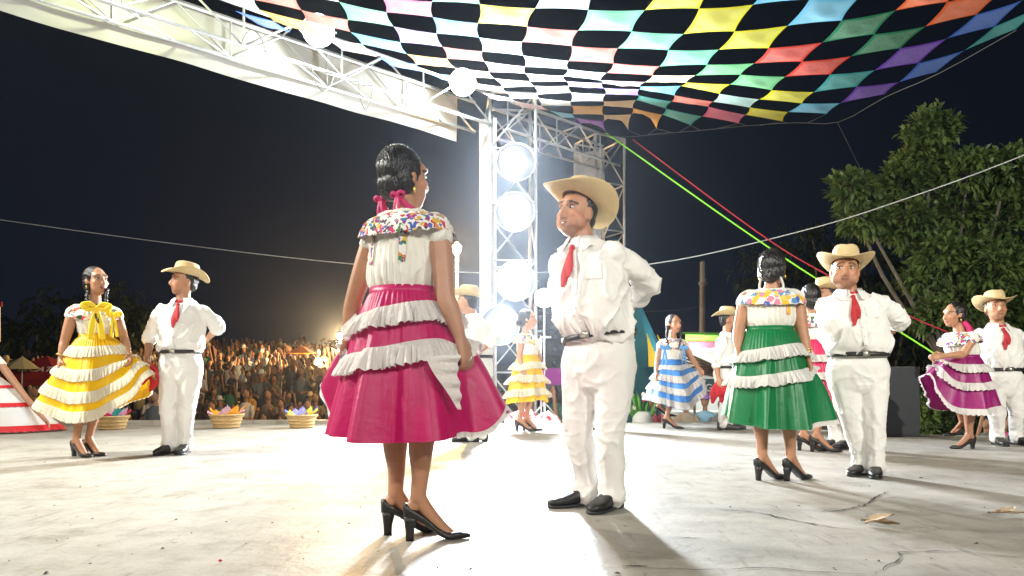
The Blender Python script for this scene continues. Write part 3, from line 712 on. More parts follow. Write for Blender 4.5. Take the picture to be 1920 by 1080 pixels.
# big top
tp = W(1192, 556, 15.5); bt = thing("peaked_tent", "teal peaked tent with yellow flaps behind the smiling man", "tent", (tp.x, 15.5, -1))
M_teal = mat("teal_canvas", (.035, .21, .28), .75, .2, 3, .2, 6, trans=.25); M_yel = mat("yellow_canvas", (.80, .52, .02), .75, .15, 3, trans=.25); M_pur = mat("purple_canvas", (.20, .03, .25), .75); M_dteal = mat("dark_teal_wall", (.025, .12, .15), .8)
za, zb, rr = tp.z + 1, 1.88, .82
for i in range(10):
    a0, a1 = 2 * math.pi * i / 10, 2 * math.pi * (i + 1) / 10; am = (a0 + a1) / 2
    rows = []
    for k in range(7):
        t = k / 6; r = .06 + (rr - .06) * (t ** 1.15); z = za + (zb - za) * t
        for a in (a0, am, a1):
            q = r * (1 - .07 * (a == am) * t); rows.append((math.cos(a) * q, math.sin(a) * q, z))
    part("roof_panel", (rows, grid_faces(3, 7)), M_teal, bt)
    e0, e1, r2 = a0 + .05, a1 - .05, rr * 1.03
    fl = []
    for k in range(7):
        t = k / 6; r = rr * (.62 + .42 * t); z = za + (zb - za) * (.55 + .45 * t); hw = .02 + .16 * t
        for s in (-1, 1): fl.append((math.cos(a0 + s * hw) * r, math.sin(a0 + s * hw) * r, z + .02))
    part("yellow_flap", (fl, grid_faces(2, 7)), M_yel, bt)
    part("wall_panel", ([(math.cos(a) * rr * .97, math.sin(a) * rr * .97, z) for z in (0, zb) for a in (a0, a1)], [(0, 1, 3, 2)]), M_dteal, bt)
part("peak_cap", tube([(0, 0, za - .25), (0, 0, za + .05)], [.16, .05], 10, 1), M_pur, bt)

def text_obj(s, size, m, parent, loc, rot=(R(90), 0, 0), ext=.004):
    cu = bpy.data.curves.new("lettering", 'FONT'); cu.body = s; cu.size = size; cu.extrude = ext; cu.offset = .012 * size
    t = bpy.data.objects.new("tmp_text", cu); COL.objects.link(t)
    dg = bpy.context.evaluated_depsgraph_get(); me = bpy.data.meshes.new_from_object(t.evaluated_get(dg)); bpy.data.objects.remove(t); bpy.data.curves.remove(cu)
    me.name = "lettering"; me.materials.clear(); me.materials.append(m)
    o = obj("lettering", me, parent, loc); o.rotation_euler = rot; return o
M_wpaint = mat("white_paint", (.78, .78, .76), .6, .1, 5)
M_lgreen = mat("lime_canvas", (.22, .62, .05), .7, .15, 4, trans=.3); M_maroon = mat("maroon_valance", (.30, .03, .05), .8); M_sign = mat("dark_teal_sign", (.012, .09, .10), .5)
# market stall with lime roof
Ys = 15.0; sp_ = W(1320, 760, Ys); st = thing("market_stall", "market stall with lime green roof, scalloped maroon valance and white back", "stall", (sp_.x, Ys, -1))
def sl(px, py, dy=0): 
    w = W(px, py, Ys + dy); return (w.x - sp_.x, dy, w.z + 1)
a, b = sl(1240, 622), sl(1420, 628)
part("roof", ([sl(1285, 627), sl(1440, 632), sl(1440, 626, 1.6), sl(1270, 622, 1.6), sl(1285, 646), sl(1440, 642)], [(0, 1, 2, 3), (4, 5, 1, 0)]), M_lgreen, st, False)
for k in range(9):
    x0, x1 = 1290 + k * 16, 1306 + k * 16
    pts = [sl(x0, 640, -.03), sl(x1, 641, -.03)] + [sl(x1 - (x1 - x0) * j / 6, 650 + 7 * math.sin(math.pi * j / 6), -.03) for j in range(7)]
    part("valance_scallop", (pts, [tuple(range(len(pts)))]), M_maroon, st, False)
part("back_wall", box((.12, 1.2, 1.25), (1.15, .04, 2.5)), M_wpaint, st, False)
for x in (sl(1285, 700)[0], sl(1400, 700)[0]): part("post", bar((x, 0, 0), (x, 0, sl(0, 645)[2]), .025), M_steel, st)
part("counter", box((0, .1, .9), (1.9, .5, .08)), M_wpaint, st, False); part("counter_front", box((0, -.12, .43), (1.9, .03, .86)), M_wpaint, st, False)
part("tube_lamp", bar(sl(1300, 655, -.1), sl(1345, 656, -.1), .02, 8), emis("tube_glow", (.95, 1, .98), 20), st)
ld = bpy.data.lights.new("stall_lamp", 'POINT'); ld.energy = 90; ld.color = (.95, 1, .98); ld.shadow_soft_size = .15
lo = bpy.data.objects.new("light", ld); COL.objects.link(lo); lo.parent = st; lo.location = (sl(1310, 662, -.25))
cable("service_wire", "thin service wire strung to the utility pole", [W(1195, 585, 26), W(1260, 582, 27), W(1317, 573, 28)], .012, M_cable)
sg = thing("sign_board", "dark teal sign board with white capital letters below the stall roof", "sign", W(1318, 726, 14.6))
part("panel", box((0, 0, 0), (.86, .03, .36)), M_sign, sg, False); part("stripe", box((0, -.005, .235), (.86, .03, .10)), M_wpaint, sg, False)
for x in (-.4, .4): part("post", bar((x, .03, -1.5), (x, .03, .28), .02), M_steel, sg)
text_obj("LING", .22, M_wpaint, sg, (-.30, -.02, -.085))
# parasol behind blue dancer
ps = W(1300, 690, 13.0); pr = thing("folded_awning", "brown slatted awning sloping down behind the blue skirted dancer", "awning", (ps.x, 13.0, -1))
M_brown = mat("brown_slats", (.16, .10, .06), .8, .4, 12)
for k in range(7):
    u = k / 6; A_ = W(1270 + 8 * u, 655 + 40 * u, 13.0 + .1 * u); B_ = W(1350 - 4 * u, 690 + 16 * u, 13.0 + .5 * u)
    part("slat", bar((A_.x - ps.x, A_.y - 13, A_.z + 1), (B_.x - ps.x, B_.y - 13, B_.z + 1), .022), M_brown, pr)
part("post", bar((.1, .3, 0), (.1, .3, 1.7), .025), M_brown, pr)
# red canopy tent at the left
M_redc = mat("red_canvas", (.36, .015, .025), .7, .2, 4, trans=.2); M_palec = mat("pale_yellow_canvas", (.78, .74, .45), .7, trans=.4)
Yr = 17.0; rc = W(88, 712, Yr); rt = thing("canopy_tent", "red canopy tent with white capital letters behind the yellow skirted dancer", "tent", (rc.x, Yr, -1))
hw, hd, ze, zp = .78, .78, rc.z + 1.02, rc.z + 1.60
q = [(-hw, -hd, ze), (hw, -hd, ze), (hw, hd, ze), (-hw, hd, ze)]
for i in range(4): part("roof_panel", ([q[i], q[(i + 1) % 4], (0, 0, zp)], [(0, 1, 2)]), M_redc, rt, False)
for i in range(4):
    A_, B_ = q[i], q[(i + 1) % 4]; part("valance", ([A_, B_, (B_[0], B_[1], B_[2] - .16), (A_[0], A_[1], A_[2] - .16)], [(0, 1, 2, 3)]), M_redc, rt, False)
for x, y, z in q: part("leg", bar((x * .98, y * .98, 0), (x * .98, y * .98, ze), .02), M_steel, rt)
sl_ = math.atan2(zp - ze, hd)
text_obj("TECATE", .27, M_wpaint, rt, (-.37, -hd * .72 - .02, ze + (zp - ze) * .28 + .015), (sl_, 0, 0))
up = W(38, 692, 16.2); um = thing("market_umbrella", "pale yellow market umbrella beside the red canopy tent", "umbrella", (up.x, 16.2, -1))
for i in range(8):
    a0, a1 = 2 * math.pi * i / 8, 2 * math.pi * (i + 1) / 8; r_ = .42
    tip = (0.05, 0, up.z + 1 + .30)
    part("panel", ([(math.cos(a0) * r_, math.sin(a0) * r_, up.z + 1), (math.cos(a1) * r_, math.sin(a1) * r_, up.z + 1), tip], [(0, 1, 2)]), M_palec, um, False)
part("shaft", bar((0, 0, 0), (0.05, 0, up.z + 1.3), .018), M_steel, um)
sw = thing("low_wall_hut", "low grey block hut behind the red canopy tent", "hut", (W(30, 700, 26).x, 26, -1))
part("wall", box((0, 0, .95), (4.6, 2, 1.9)), mat("grey_block", (.22, .21, .19), .9, .3, 3), sw, False); part("roof", box((0, 0, 1.95), (4.9, 2.3, .12)), M_conc2, sw, False)
sp2 = thing("roadside_sign", "white panel with red top at the far left", "sign", (W(-2, 600, 20).x - .12, 20, -1))
part("panel", box((0, 0, 3.2), (.3, .05, 1.0)), M_wpaint, sp2, False); part("cap", box((0, -.005, 3.78), (.42, .06, .14)), M_redc, sp2, False); part("post", bar((0, 0, 0), (0, 0, 2.8), .04), M_steel, sp2)

# small lamps of the fair
lp = thing("street_lamp", "small warm lamp glaring beyond the shoulder of the magenta skirted dancer", "street lamp", (W(857, 470, 15.5).x, 15.5, -1))
zl = W(857, 470, 15.5).z + 1
part("post", tube([(0, 0, 0), (0, 0, zl)], [.05, .035], 8, 1), M_steel, lp); part("bulb", ell((0, -.06, zl), .09, .09, .09), emis("warm_bulb", (1, .62, .22), 45), lp); part("hood", tube([(0, -.04, zl + .09), (0, -.04, zl + .16)], [.12, .05], 10, 1), M_lampbody, lp)
ld = bpy.data.lights.new("warm_lamp", 'POINT'); ld.energy = 900; ld.color = (1, .60, .24); ld.shadow_soft_size = .1
lo = bpy.data.objects.new("light", ld); COL.objects.link(lo); lo.parent = lp; lo.location = (0, -.25, zl)
lp2 = thing("street_lamp", "small pale lamp glaring above the crowd", "street lamp", (W(638, 631, 27).x, 27, -1)); z2 = W(638, 631, 27).z + 1
part("post", tube([(0, 0, 0), (0, 0, z2)], [.05, .04], 8, 1), M_steel, lp2); part("bulb", ell((0, -.06, z2), .13, .13, .13), emis("pale_bulb", (.85, 1, .7), 30), lp2)
ld = bpy.data.lights.new("crowd_lamp", 'POINT'); ld.energy = 3000; ld.color = (1, .64, .30); ld.shadow_soft_size = .12
lo = bpy.data.objects.new("light", ld); COL.objects.link(lo); lo.parent = lp2; lo.location = (0, -.35, z2 + .1)

# ================================================================ crowd on the grandstand
M_crowd = mat("crowd_cloth_and_skin", (.3, .2, .15), .8, attr="tint", var=.15, vscale=20)
NAMED = {}
def crowd_shape(seedv, cloth=None, hatc=None, seg=8):
    rg = random.Random(seedv); sk = rg.choice([(.32, .17, .10), (.26, .13, .075), (.38, .21, .13)])
    cl = rg.choice([(.55, .53, .50), (.05, .05, .06), (.04, .06, .16), (.40, .05, .05), (.10, .12, .13), (.5, .28, .06), (.04, .16, .10), (.30, .10, .22), (.6, .5, .2), (.12, .09, .07), (.2, .32, .45), (.03, .03, .03)])
    hair = (.012, .010, .009); hat = rg.random() < .22
    hatpick = rg.choice([0, 1, 2])
    if cloth is not None: cl = cloth; hat = hatc is not None
    NAMED[seedv] = (cl, hat, hatpick)
    S, Cc = [], []
    def add(vf, c): S.append(vf); Cc.append(np.tile(c, (len(vf[0]), 1)))
    sw_ = .19 + rg.random() * .05
    add(loft([((0, 0, -.95), (.14, 0, 0), (0, .11, 0)), ((0, 0, -.5), (sw_ * .85, 0, 0), (0, .13, 0)), ((0, 0, -.27), (sw_, 0, 0), (0, .12, 0)), ((0, 0, -.18), (.07, 0, 0), (0, .07, 0))], 8, 1), cl)
    tx = rg.uniform(-.04, .04)
    add(tube([(0, 0, -.22), (tx * .5, -.01, -.08)], [.05, .05], 6, 1), sk)
    add(ell((tx, -.012, .0), .075, .09, .115, None, 8, 6), sk)
    add(ell((tx, .022, .03), .083, .09, .112, None, 8, 6), hair)
    add(ell((tx, -.10, -.01), .014, .02, .02, None, 5, 4), sk)
    if hat:
        hc = hatc if hatc is not None else [(.55, .43, .24), (.5, .5, .5), (.08, .08, .1)][hatpick]
        add(tube([(tx, 0, .06), (tx, 0, .15)], [.095, .08], 8, 1), hc); add(ell((tx, -.02, .065), .17, .17, .012, None, 10, 4), hc)
    for s in (-1, 1):
        e = (s * (sw_ + .04), -.03 - rg.random() * .08, -.52); up = rg.random() < .18; h = (s * (sw_ - .02 - rg.random() * .1), -.16 - rg.random() * .1, (-.62 + rg.random() * .35) if not up else .05 + rg.random() * .15)
        add(tube([(s * sw_ * .85, 0, -.27), e], [.055, .045], 6, 1), cl); add(tube([e, h], [.042, .034], 6, 1), sk); add(ell(h, .04, .04, .05, None, 6, 4), sk)
    for s in (-1, 1): add(tube([(s * .08, 0, -.9), (s * .09, -.02, -1.3), (s * .09, 0, -1.52)], [.09, .065, .05], 6, 1), (.05, .055, .08)); add(ell((s * .09, -.05, -1.55), .045, .11, .04, None, 6, 4), (.02, .02, .02))
    V, F = join(S); return V, F, np.concatenate(Cc)
CNAME = {(.55, .53, .50): 'white', (.05, .05, .06): 'charcoal', (.04, .06, .16): 'navy', (.40, .05, .05): 'red', (.10, .12, .13): 'grey', (.5, .28, .06): 'ochre', (.04, .16, .10): 'green', (.30, .10, .22): 'purple', (.6, .5, .2): 'yellow', (.12, .09, .07): 'brown', (.2, .32, .45): 'light blue', (.03, .03, .03): 'black'}
SHAPES = [crowd_shape(i) for i in range(16)]
CM = []
for V, F, C in SHAPES:
    me = mk_mesh("spectator", V, F, M_crowd); set_col(me, C); CM.append(me)
stand = thing("grandstand", "stepped grandstand slope filled with spectators behind the stage", "grandstand", (0, 13, -1))
M_step = mat("stand_step", (.16, .15, .14), .9, .3, 3)
rows = []
for i in range(18):
    Y = 14.3 + i * 1.8; zf = -1.0 + max(0, i - 1) * .152
    if i > 1: part("step", box((-7, Y - 13 + .2, (zf + 1) / 2), (40, 1.8, max(.02, zf + 1))), M_step, stand, False)
    rows.append((Y, zf))
stuffV, stuffF, stuffC, nv = [], [], [], 0
rg = random.Random(5); ind = 0
for i, (Y, zf) in enumerate(rows):
    x = (-120 - 960) / FPX * Y; xe = (905 - 960) / FPX * Y
    x += rg.random() * .4; sink = max(0.0, .62 - .16 * i)
    while x < xe:
        px = x / Y * FPX + 960
        keep = not (px < 250 and i > 4 and rg.random() < .8) and rg.random() < .95
        hgt = 1.57 * rg.uniform(.74, 1.12); s = hgt / 1.57; k = rg.randrange(16); rz = rg.uniform(-.9, .9); yy = Y + rg.uniform(-.45, .45)
        if keep:
            if i < 4 and 200 < px < 660 and ind < 110:
                o = obj("spectator", CM[k]); o.location = (x, yy, zf + 1.56 * s - sink); o.rotation_euler = (0, 0, rz); o.scale = (s, s, s)
                cl_, ht_, hp_ = NAMED[k]
                tag(o, "spectator in %s top%s in the lower rows of the packed grandstand" % (CNAME[cl_], (" with %s hat" % ("straw", "grey", "dark")[hp_]) if ht_ else ""), "person", "spectators in the lower grandstand rows"); ind += 1
            else:
                V, F, C = SHAPES[k]; P = np.array(V) * s; c, sn = math.cos(rz), math.sin(rz)
                P = np.c_[P[:, 0] * c - P[:, 1] * sn + x, P[:, 0] * sn + P[:, 1] * c + yy, P[:, 2] + zf + 1.56 * s - sink]
                stuffV.append(P); stuffC.append(C); stuffF += [tuple(j + nv for j in f) for f in F]; nv += len(P)
        x += rg.uniform(.28, .56)
me = mk_mesh("crowd", np.concatenate(stuffV), stuffF, M_crowd); set_col(me, np.concatenate(stuffC))
tag(obj("crowd", me), "dense crowd of spectators filling the upper grandstand", "crowd", kind="stuff")
pu = W(566, 652, 24); cu_ = thing("crowd_umbrella", "orange umbrella held up among the crowd", "umbrella", (pu.x, 24, pu.z - 1.2))
M_or = mat("orange_canvas", (.75, .25, .03), .7, trans=.4)
for i in range(8):
    a0, a1 = 2 * math.pi * i / 8, 2 * math.pi * (i + 1) / 8
    part("panel", ([(math.cos(a0) * .55, math.sin(a0) * .55, 1.0), (math.cos(a1) * .55, math.sin(a1) * .55, 1.0), (0, 0, 1.28)], [(0, 1, 2)]), M_or, cu_, False)
part("shaft", bar((0, 0, 0), (0, 0, 1.28), .015), M_steel, cu_)
# ================================================================ people
UP = np.array([0, 0, 1.0])
def fwd(yaw): a = R(yaw); return np.array([math.sin(a), -math.cos(a), 0])
def rgt(yaw): a = R(yaw); return np.array([-math.cos(a), -math.sin(a), 0])
def nrm(v): v = np.asarray(v, float); return v / (np.linalg.norm(v) + 1e-12)
def ik(a, b, l1, l2, pole):
    a, b = np.asarray(a, float), np.asarray(b, float); d = b - a; D = np.linalg.norm(d); D2 = min(D, (l1 + l2) * .999); x = (l1 * l1 - l2 * l2 + D2 * D2) / (2 * D2)
    h = math.sqrt(max(l1 * l1 - x * x, 0)); p = np.asarray(pole, float); u = d / D; p = nrm(p - u * (p @ u)); return a + u * x + p * h

SKIN = np.array([.42, .205, .115])
def hand_shapes(wr, ax, pn, side, curl, s=1.0):
    """palm, four fingers of unequal length and a thumb leaving the side of the palm"""
    ax = nrm(ax); pn = nrm(np.asarray(pn) - ax * (np.asarray(pn) @ ax)); lat = np.cross(ax, pn) * side   # lat points to the thumb side
    P = lambda a, l, n: np.asarray(wr) + (ax * a + lat * l + pn * n) * s
    sh = [loft([(P(-.01, 0, 0), lat * .026 * s, pn * .020 * s), (P(.03, .003, 0), lat * .036 * s, pn * .019 * s), (P(.07, 0, 0), lat * .040 * s, pn * .016 * s), (P(.092, -.002, .002), lat * .037 * s, pn * .012 * s)], 14, 2, 2.6)]
    for k, (l, ln) in enumerate(((.029, .070), (.010, .079), (-.010, .073), (-.029, .057))):
        p = P(.086, l, .002); d = ax.copy(); pts = [P(.06, l * .9, 0), p]; c = curl * (1 + .08 * k)
        for f_, seg_ in ((.45, .42), (.8, .33), (.75, .25)):
            an = c * f_; d = nrm(d * math.cos(an) + pn * math.sin(an)) if True else d
            t = nrm(np.cross(lat, d)); pnl = nrm(pn * d.dot(ax) - ax * d.dot(pn))
            p = p + d * ln * seg_ * s; pts.append(p)
            d = nrm(d)
        sh.append(tube(pts, [.009 * s, .0095 * s, .009 * s, .008 * s, .0068 * s][:len(pts)], 8, 3))
    b = P(.02, .028, .004); m1 = P(.048, .056, .016 + .012 * curl); t1 = P(.078, .060 - .02 * curl, .030 + .022 * curl)
    sh.append(tube([P(.005, .015, 0), b, m1, t1], [.014 * s, .0135 * s, .0105 * s, .008 * s], 8, 3))
    return sh

def head_shapes(C, M, s, woman, chub=False):
    """skull, jaw, nose, brows, lips and ears around the head centre; M columns: right, forward, up"""
    Q = lambda r, f, u: np.asarray(C) + M @ np.array([r, f, u]) * s
    w = .95 if woman else 1.0
    S = [ell(Q(0, -.008, .022), .076 * w * s, .096 * s, .098 * s, M, 22, 14), ell(Q(0, .026, -.045), .060 * w * s, .066 * s, .068 * s, M, 18, 12),
         ell(Q(0, .062, -.088), .027 * w * s, .026 * s, .022 * s, M, 12, 8),
         loft([(Q(0, .038, -.10), M[:, 0] * .030 * s, M[:, 1] * .040 * s), (Q(0, .036, -.06), M[:, 0] * .056 * w * s, M[:, 1] * .058 * s), (Q(0, .03, 0), M[:, 0] * .066 * w * s, M[:, 1] * .060 * s), (Q(0, .025, .06), M[:, 0] * .06 * s, M[:, 1] * .06 * s)], 18, 2)]
    for sg in (-1, 1):
        S += [ell(Q(sg * .040, .058, -.020), .026 * s, .028 * s, .024 * s, M, 10, 8), ell(Q(sg * .077 * w, -.008, -.004), .011 * s, .021 * s, .032 * s, M, 10, 8),
              ell(Q(sg * .013, .093, -.034), .0105 * s, .012 * s, .010 * s, M, 8, 6), tube([Q(sg * .012, .086, .036), Q(sg * .034, .084, .041), Q(sg * .054, .068, .034)], [.009 * s, .010 * s, .007 * s], 8, 3)]
    if chub:
        for sg in (-1, 1): S += [ell(Q(sg * .046, .034, -.045), .034 * s, .044 * s, .042 * s, M, 12, 8)]
        S += [ell(Q(0, .03, -.085), .045 * s, .045 * s, .03 * s, M, 12, 8)]
    S += [tube([Q(0, .082, .032), Q(0, .094, .004), Q(0, .108, -.022), Q(0, .102, -.034)], [.009 * s, .010 * s, .013 * s, .010 * s], 10, 3),
          ell(Q(0, .082, -.056), .026 * s, .014 * s, .008 * s, M, 12, 6), ell(Q(0, .080, -.068), .023 * s, .014 * s, .008 * s, M, 12, 6)]
    return S

def head_paint(P, Cc, C, M, s, woman, stubble=False, fine=True):
    """skin tints by place on the head: lips, brows, lash line; also presses in the eye sockets"""
    q = (P - np.asarray(C)) @ M / s
    r, f, u = q[:, 0], q[:, 1], q[:, 2]; front = f > .03
    Pn = P.copy()
    for sg in (-1, 1):
        d2 = ((r - sg * .033) / .017) ** 2 + ((u - .014) / .012) ** 2
        Pn -= np.outer(np.exp(-d2) * .008 * s * front, M[:, 1])
        lash = front & (np.abs(r - sg * .033) < .019) & (np.abs(u - .0235 + 6 * (r - sg * .033) ** 2) < (.0022 if fine else 0)); Cc[lash] = (.06, .035, .025)
        br = front & (np.abs(r - sg * .035) < .024) & (np.abs(u - .041 + 9 * (r - sg * .030) ** 2 + sg * (r - sg * .03) * .12) < (.0038 if woman else .0045)); Cc[br] = (.03, .02, .014) if fine else (.09, .05, .03)
    mouth = front & (np.abs(r) < .025) & (np.abs(u + .0625 - 8 * r * r) < .0095 * np.sqrt(np.clip(1 - (r / .026) ** 2, 0, 1)) + .001)
    Cc[mouth] = (.36, .08, .07) if woman else (.30, .115, .085)
    line = front & (np.abs(r) < .026) & (np.abs(u + .0625 - 13 * r * r) < .003); Cc[line] = (.10, .03, .025)
    ck = front & (u < -.005) & (u > -.04) & (np.abs(r) > .025); Cc[ck] *= np.array([1.08, .95, .92])
    if stubble:
        st = front & (u < -.07) | (front & (np.abs(u + .044) < .006) & (np.abs(r) < .028)); Cc[st] *= .72
    return Pn, Cc

def hat(parent, C, M, s, tilt=0, wide=1.0):
    """straw hat: pinched crown and a wide brim turned up at the sides"""
    n = 40; a = np.linspace(0, 2 * np.pi, n, endpoint=False); ca, sa = np.cos(a), np.sin(a)     # ca: right, sa: forward
    rings = []
    def ring(rx, ry, z, curl=0, pinch=0, dz=0):
        x, y = ca * rx, sa * ry; side = np.abs(ca) ** 2; zz = z + curl * side - curl * .45 * np.abs(sa) ** 3 - pinch * np.exp(-(x / (rx * .35)) ** 2) * (sa > -.9)
        return np.c_[x, y, zz + dz]
    b0 = .080; b1 = .098
    R1 = .165 * wide; R2 = .185 * wide
    for t in np.linspace(0, 1, 7): rings.append(ring(b0 + (R1 - b0) * t, b1 + (R2 - b1) * t, .0, .055 * t ** 2))
    for t in np.linspace(1, 0, 7): rings.append(ring(b0 + .003 + (R1 - b0) * t, b1 + .003 + (R2 - b1) * t, .005, .055 * t ** 2))
    for k, (z, q) in enumerate(((.03, .99), (.06, .955), (.085, .91), (.102, .82), (.108, .65), (.104, .4), (.10, .15))):
        rings.append(ring((b0 + .003) * q, (b1 + .003) * q, z, 0, .030 * max(0, (k - 2) / 4)))
    V, F = ringmesh(rings, False); V = np.array(V); F = list(F); V = np.r_[V, [[0, 0, .072]]]; m = (len(rings) - 1) * n
    F += [(m + j, m + (j + 1) % n, len(V) - 1) for j in range(n)]
    T = np.array(Matrix.Rotation(R(tilt), 3, 'X'))
    o = np.asarray(C) + M @ np.array([0, -.012, .062]) * s
    V = (V * s) @ (M @ T).T + o
    h = part("hat", ([tuple(v) for v in V], F), M_straw, parent)
    rb = ringmesh([(ring((b0 + .005) * q, (b1 + .005) * q, z) * s) @ (M @ T).T + o for z, q in ((.006, 1.0), (.022, .995))], False)
    part("hat_band", rb, mat("straw_band", (.42, .30, .13), .8), h)
    return h

def pump(parent, an, yaw, s, hh):
    """high heeled court shoe: low vamp, pointed toe, block heel"""
    f, r = fwd(yaw), rgt(yaw); b = np.array([an[0], an[1], an[2]]); g = b - UP * (hh + .085 * s)      # ground point under the ankle
    Q = lambda a, z: g + f * a * s + UP * z
    sec = [(-.060, .020, hh + .005, hh + .062), (-.045, .030, hh, hh + .066), (-.01, .033, hh - .004, hh + .040), (.04, .036, hh * .62, hh * .62 + .040), (.085, .041, hh * .18 + .004, hh * .18 + .040), (.125, .043, .002, .034), (.165, .036, .002, .036), (.20, .020, .003, .027), (.222, .007, .005, .016)]
    S = loft([(Q(a, (z0 + z1) / 2), r * w * s, UP * (z1 - z0) / 2) for a, w, z0, z1 in sec], 16, 2, 2.8)
    o = part("shoe", S, M_leather, parent)
    hb = loft([(Q(-.032, 0.0), r * .016 * s, f * .017 * s), (Q(-.032, hh * .5), r * .017 * s, f * .019 * s), (Q(-.028, hh + .01), r * .027 * s, f * .030 * s)], 12, 2, 4)
    part("heel", hb, M_leather, o)
    return o
def boot(parent, an, yaw, s, m=None):
    f, r = fwd(yaw), rgt(yaw); g = np.array([an[0], an[1], 0.0]) if an[2] < .2 else np.array([an[0], an[1], an[2] - .09])
    Q = lambda a, z: g + f * a * s + UP * z * s
    sec = [(-.078, .020, .03, .085), (-.068, .034, .026, .11), (-.02, .040, .026, .115), (.03, .041, .018, .100), (.08, .043, .012, .080), (.13, .048, .012, .064), (.17, .044, .012, .055), (.20, .030, .014, .046), (.218, .012, .016, .034)]
    o = part("shoe", loft([(Q(a, (z0 + z1) / 2), r * w * s, UP * (z1 - z0) / 2 * s) for a, w, z0, z1 in sec], 18, 2, 2.7), m or M_leather, parent)
    so = loft([(Q(a, .010), r * (w + .003) * s, UP * .008 * s) for a, w, z0, z1 in sec[3:]], 12, 1, 3)
    part("sole", so, M_dark, o)
    part("heel", loft([(Q(-.04, .0), r * .034 * s, f * .032 * s), (Q(-.04, .034), r * .038 * s, f * .036 * s)], 14, 1, 4), M_dark, o)
    return o

def bow(parent, c, u, v, size, m, tails=.2, name="ribbon_bow"):
    """two loops, a knot and two hanging tails"""
    c, u, v = np.asarray(c, float), nrm(u), nrm(v); n = np.cross(u, v); S = []
    for sg in (-1, 1):
        pts = [c, c + u * sg * size * .5 + v * size * .30 + n * .01, c + u * sg * size + v * size * .12, c + u * sg * size * .55 - v * size * .18 - n * .01, c]
        S.append(tube(pts, [.012, size * .22, size * .24, size * .2, .012], 8, 4, (n, .35)))
        tl_ = [c, c + u * sg * size * .28 - v * tails * .5 + n * .008, c + u * sg * size * .42 - v * tails]
        S.append(tube(tl_, [.01, size * .22, size * .26], 8, 4, (n, .15)))
    S.append(ell(c, size * .16, size * .16, size * .16, None, 8, 6))
    return part(name, join(S), m, parent)

def braid(pts, r, n=None):
    P = catmull([tuple(p) for p in pts], 8); d = np.r_[0, np.cumsum(np.linalg.norm(np.diff(P, axis=0), axis=1))]; L = d[-1]; k = n or max(4, int(L / (r * 1.15))); S = []
    T = np.gradient(P, axis=0)
    for i in range(k):
        t = (i + .5) / k * L; p = np.array([np.interp(t, d, P[:, j]) for j in range(3)]); tg = nrm([np.interp(t, d, T[:, j]) for j in range(3)])
        sd = nrm(np.cross(tg, [.3, 1, .2])); tap = 1 - .45 * i / k
        S.append(ell(p + sd * r * .42 * (1 if i % 2 else -1) * tap, r * .95 * tap, r * .95 * tap, r * 1.15 * tap, None, 9, 7))
    return S

def skirt_fn(Wc, yaw, rx, ry, hem, folds, amp, pulls, p=.8, twist=0.0, seed=0, yoke=.0):
    """surface S(theta, v): v=0 waistband, v=1 hem; hem: list of (theta deg, x, y, z) view-aligned offsets from the waist's ground point"""
    th = np.array([h[0] for h in hem], float); H = np.array([h[1:] for h in hem], float); o = np.argsort(th); th, H = th[o], H[o]
    TH = np.r_[th - 360, th, th + 360]; HH = np.r_[H, H, H]
    Wc = np.asarray(Wc, float); rg = np.random.default_rng(seed + 1); ph = rg.uniform(0, 6.28, 8)
    def ip(t):
        t = np.mod(t, 360); k = np.clip(np.searchsorted(TH, t) - 1, 1, len(TH) - 3); x = ((t - TH[k]) / (TH[k + 1] - TH[k]))[:, None]
        p0, p1, p2, p3 = HH[k - 1], HH[k], HH[k + 1], HH[k + 2]
        return p1 + .5 * x * (p2 - p0 + x * (2 * p0 - 5 * p1 + 4 * p2 - p3 + x * (3 * (p1 - p2) + p3 - p0)))
    f_, r_ = fwd(yaw), rgt(yaw)
    def S(t, v):
        t = np.asarray(t, float); v = np.asarray(v, float); a = np.radians(t)
        d = np.c_[np.cos(a), np.sin(a), 0 * a]
        cr, cf = d @ r_, d @ f_; k = 1 / np.sqrt((cr / rx) ** 2 + (cf / ry) ** 2)
        wp = Wc + d * k[:, None]
        hp = ip(t) + np.array([Wc[0], Wc[1], 0])
        vr = (v ** p)[:, None]; vz = v[:, None]
        P = np.empty_like(wp); P[:, :2] = wp[:, :2] * (1 - vr) + hp[:, :2] * vr; P[:, 2:] = wp[:, 2:] * (1 - vz) + hp[:, 2:] * vz
        n = folds; tw = a + twist * v
        pk = lambda x: 2 * (1 - np.abs(np.sin(x))) ** 1.4 - .75
        w = np.cos(n * tw + ph[0] + .9 * np.sin(3 * tw + ph[2])) * .7 + .5 * (1 + .8 * np.sin(2 * tw + ph[5])) * pk((n - 1) * .5 * (tw + .35 * np.sin(2 * tw + ph[4]) + .25 * np.sin(3 * tw + ph[6]) + .18 * v) + ph[1]) * np.abs(np.cos(tw * .5 + ph[7])) ** .3 + .16 * np.cos((2 * n + 3) * tw + ph[3] + 1.2 * np.sin(tw * 4) + 1.5 * v)
        P += d * (amp * w * v ** 1.1 + .0026 * np.sin(46 * tw + 2 * np.sin(5 * tw)) * np.exp(-v * 3.0) * np.minimum(1, v * 25))[:, None]
        for (hp_, t0, v0, wt, wv, gain) in pulls:
            dt = np.abs((t - t0 + 180) % 360 - 180); g = np.exp(-(dt / wt) ** 2 - ((v - v0) / wv) ** 2) * gain
            P = P * (1 - g[:, None]) + np.asarray(hp_)[None, :] * g[:, None]
        return P
    return S
def sheet(S, t0, t1, nu, v0, v1, nv, off=None):
    T = np.linspace(t0, t1, nu); V = np.linspace(v0, v1, nv); tt, vv = np.meshgrid(T, V); P = S(tt.ravel(), vv.ravel()); return P, tt.ravel(), vv.ravel()
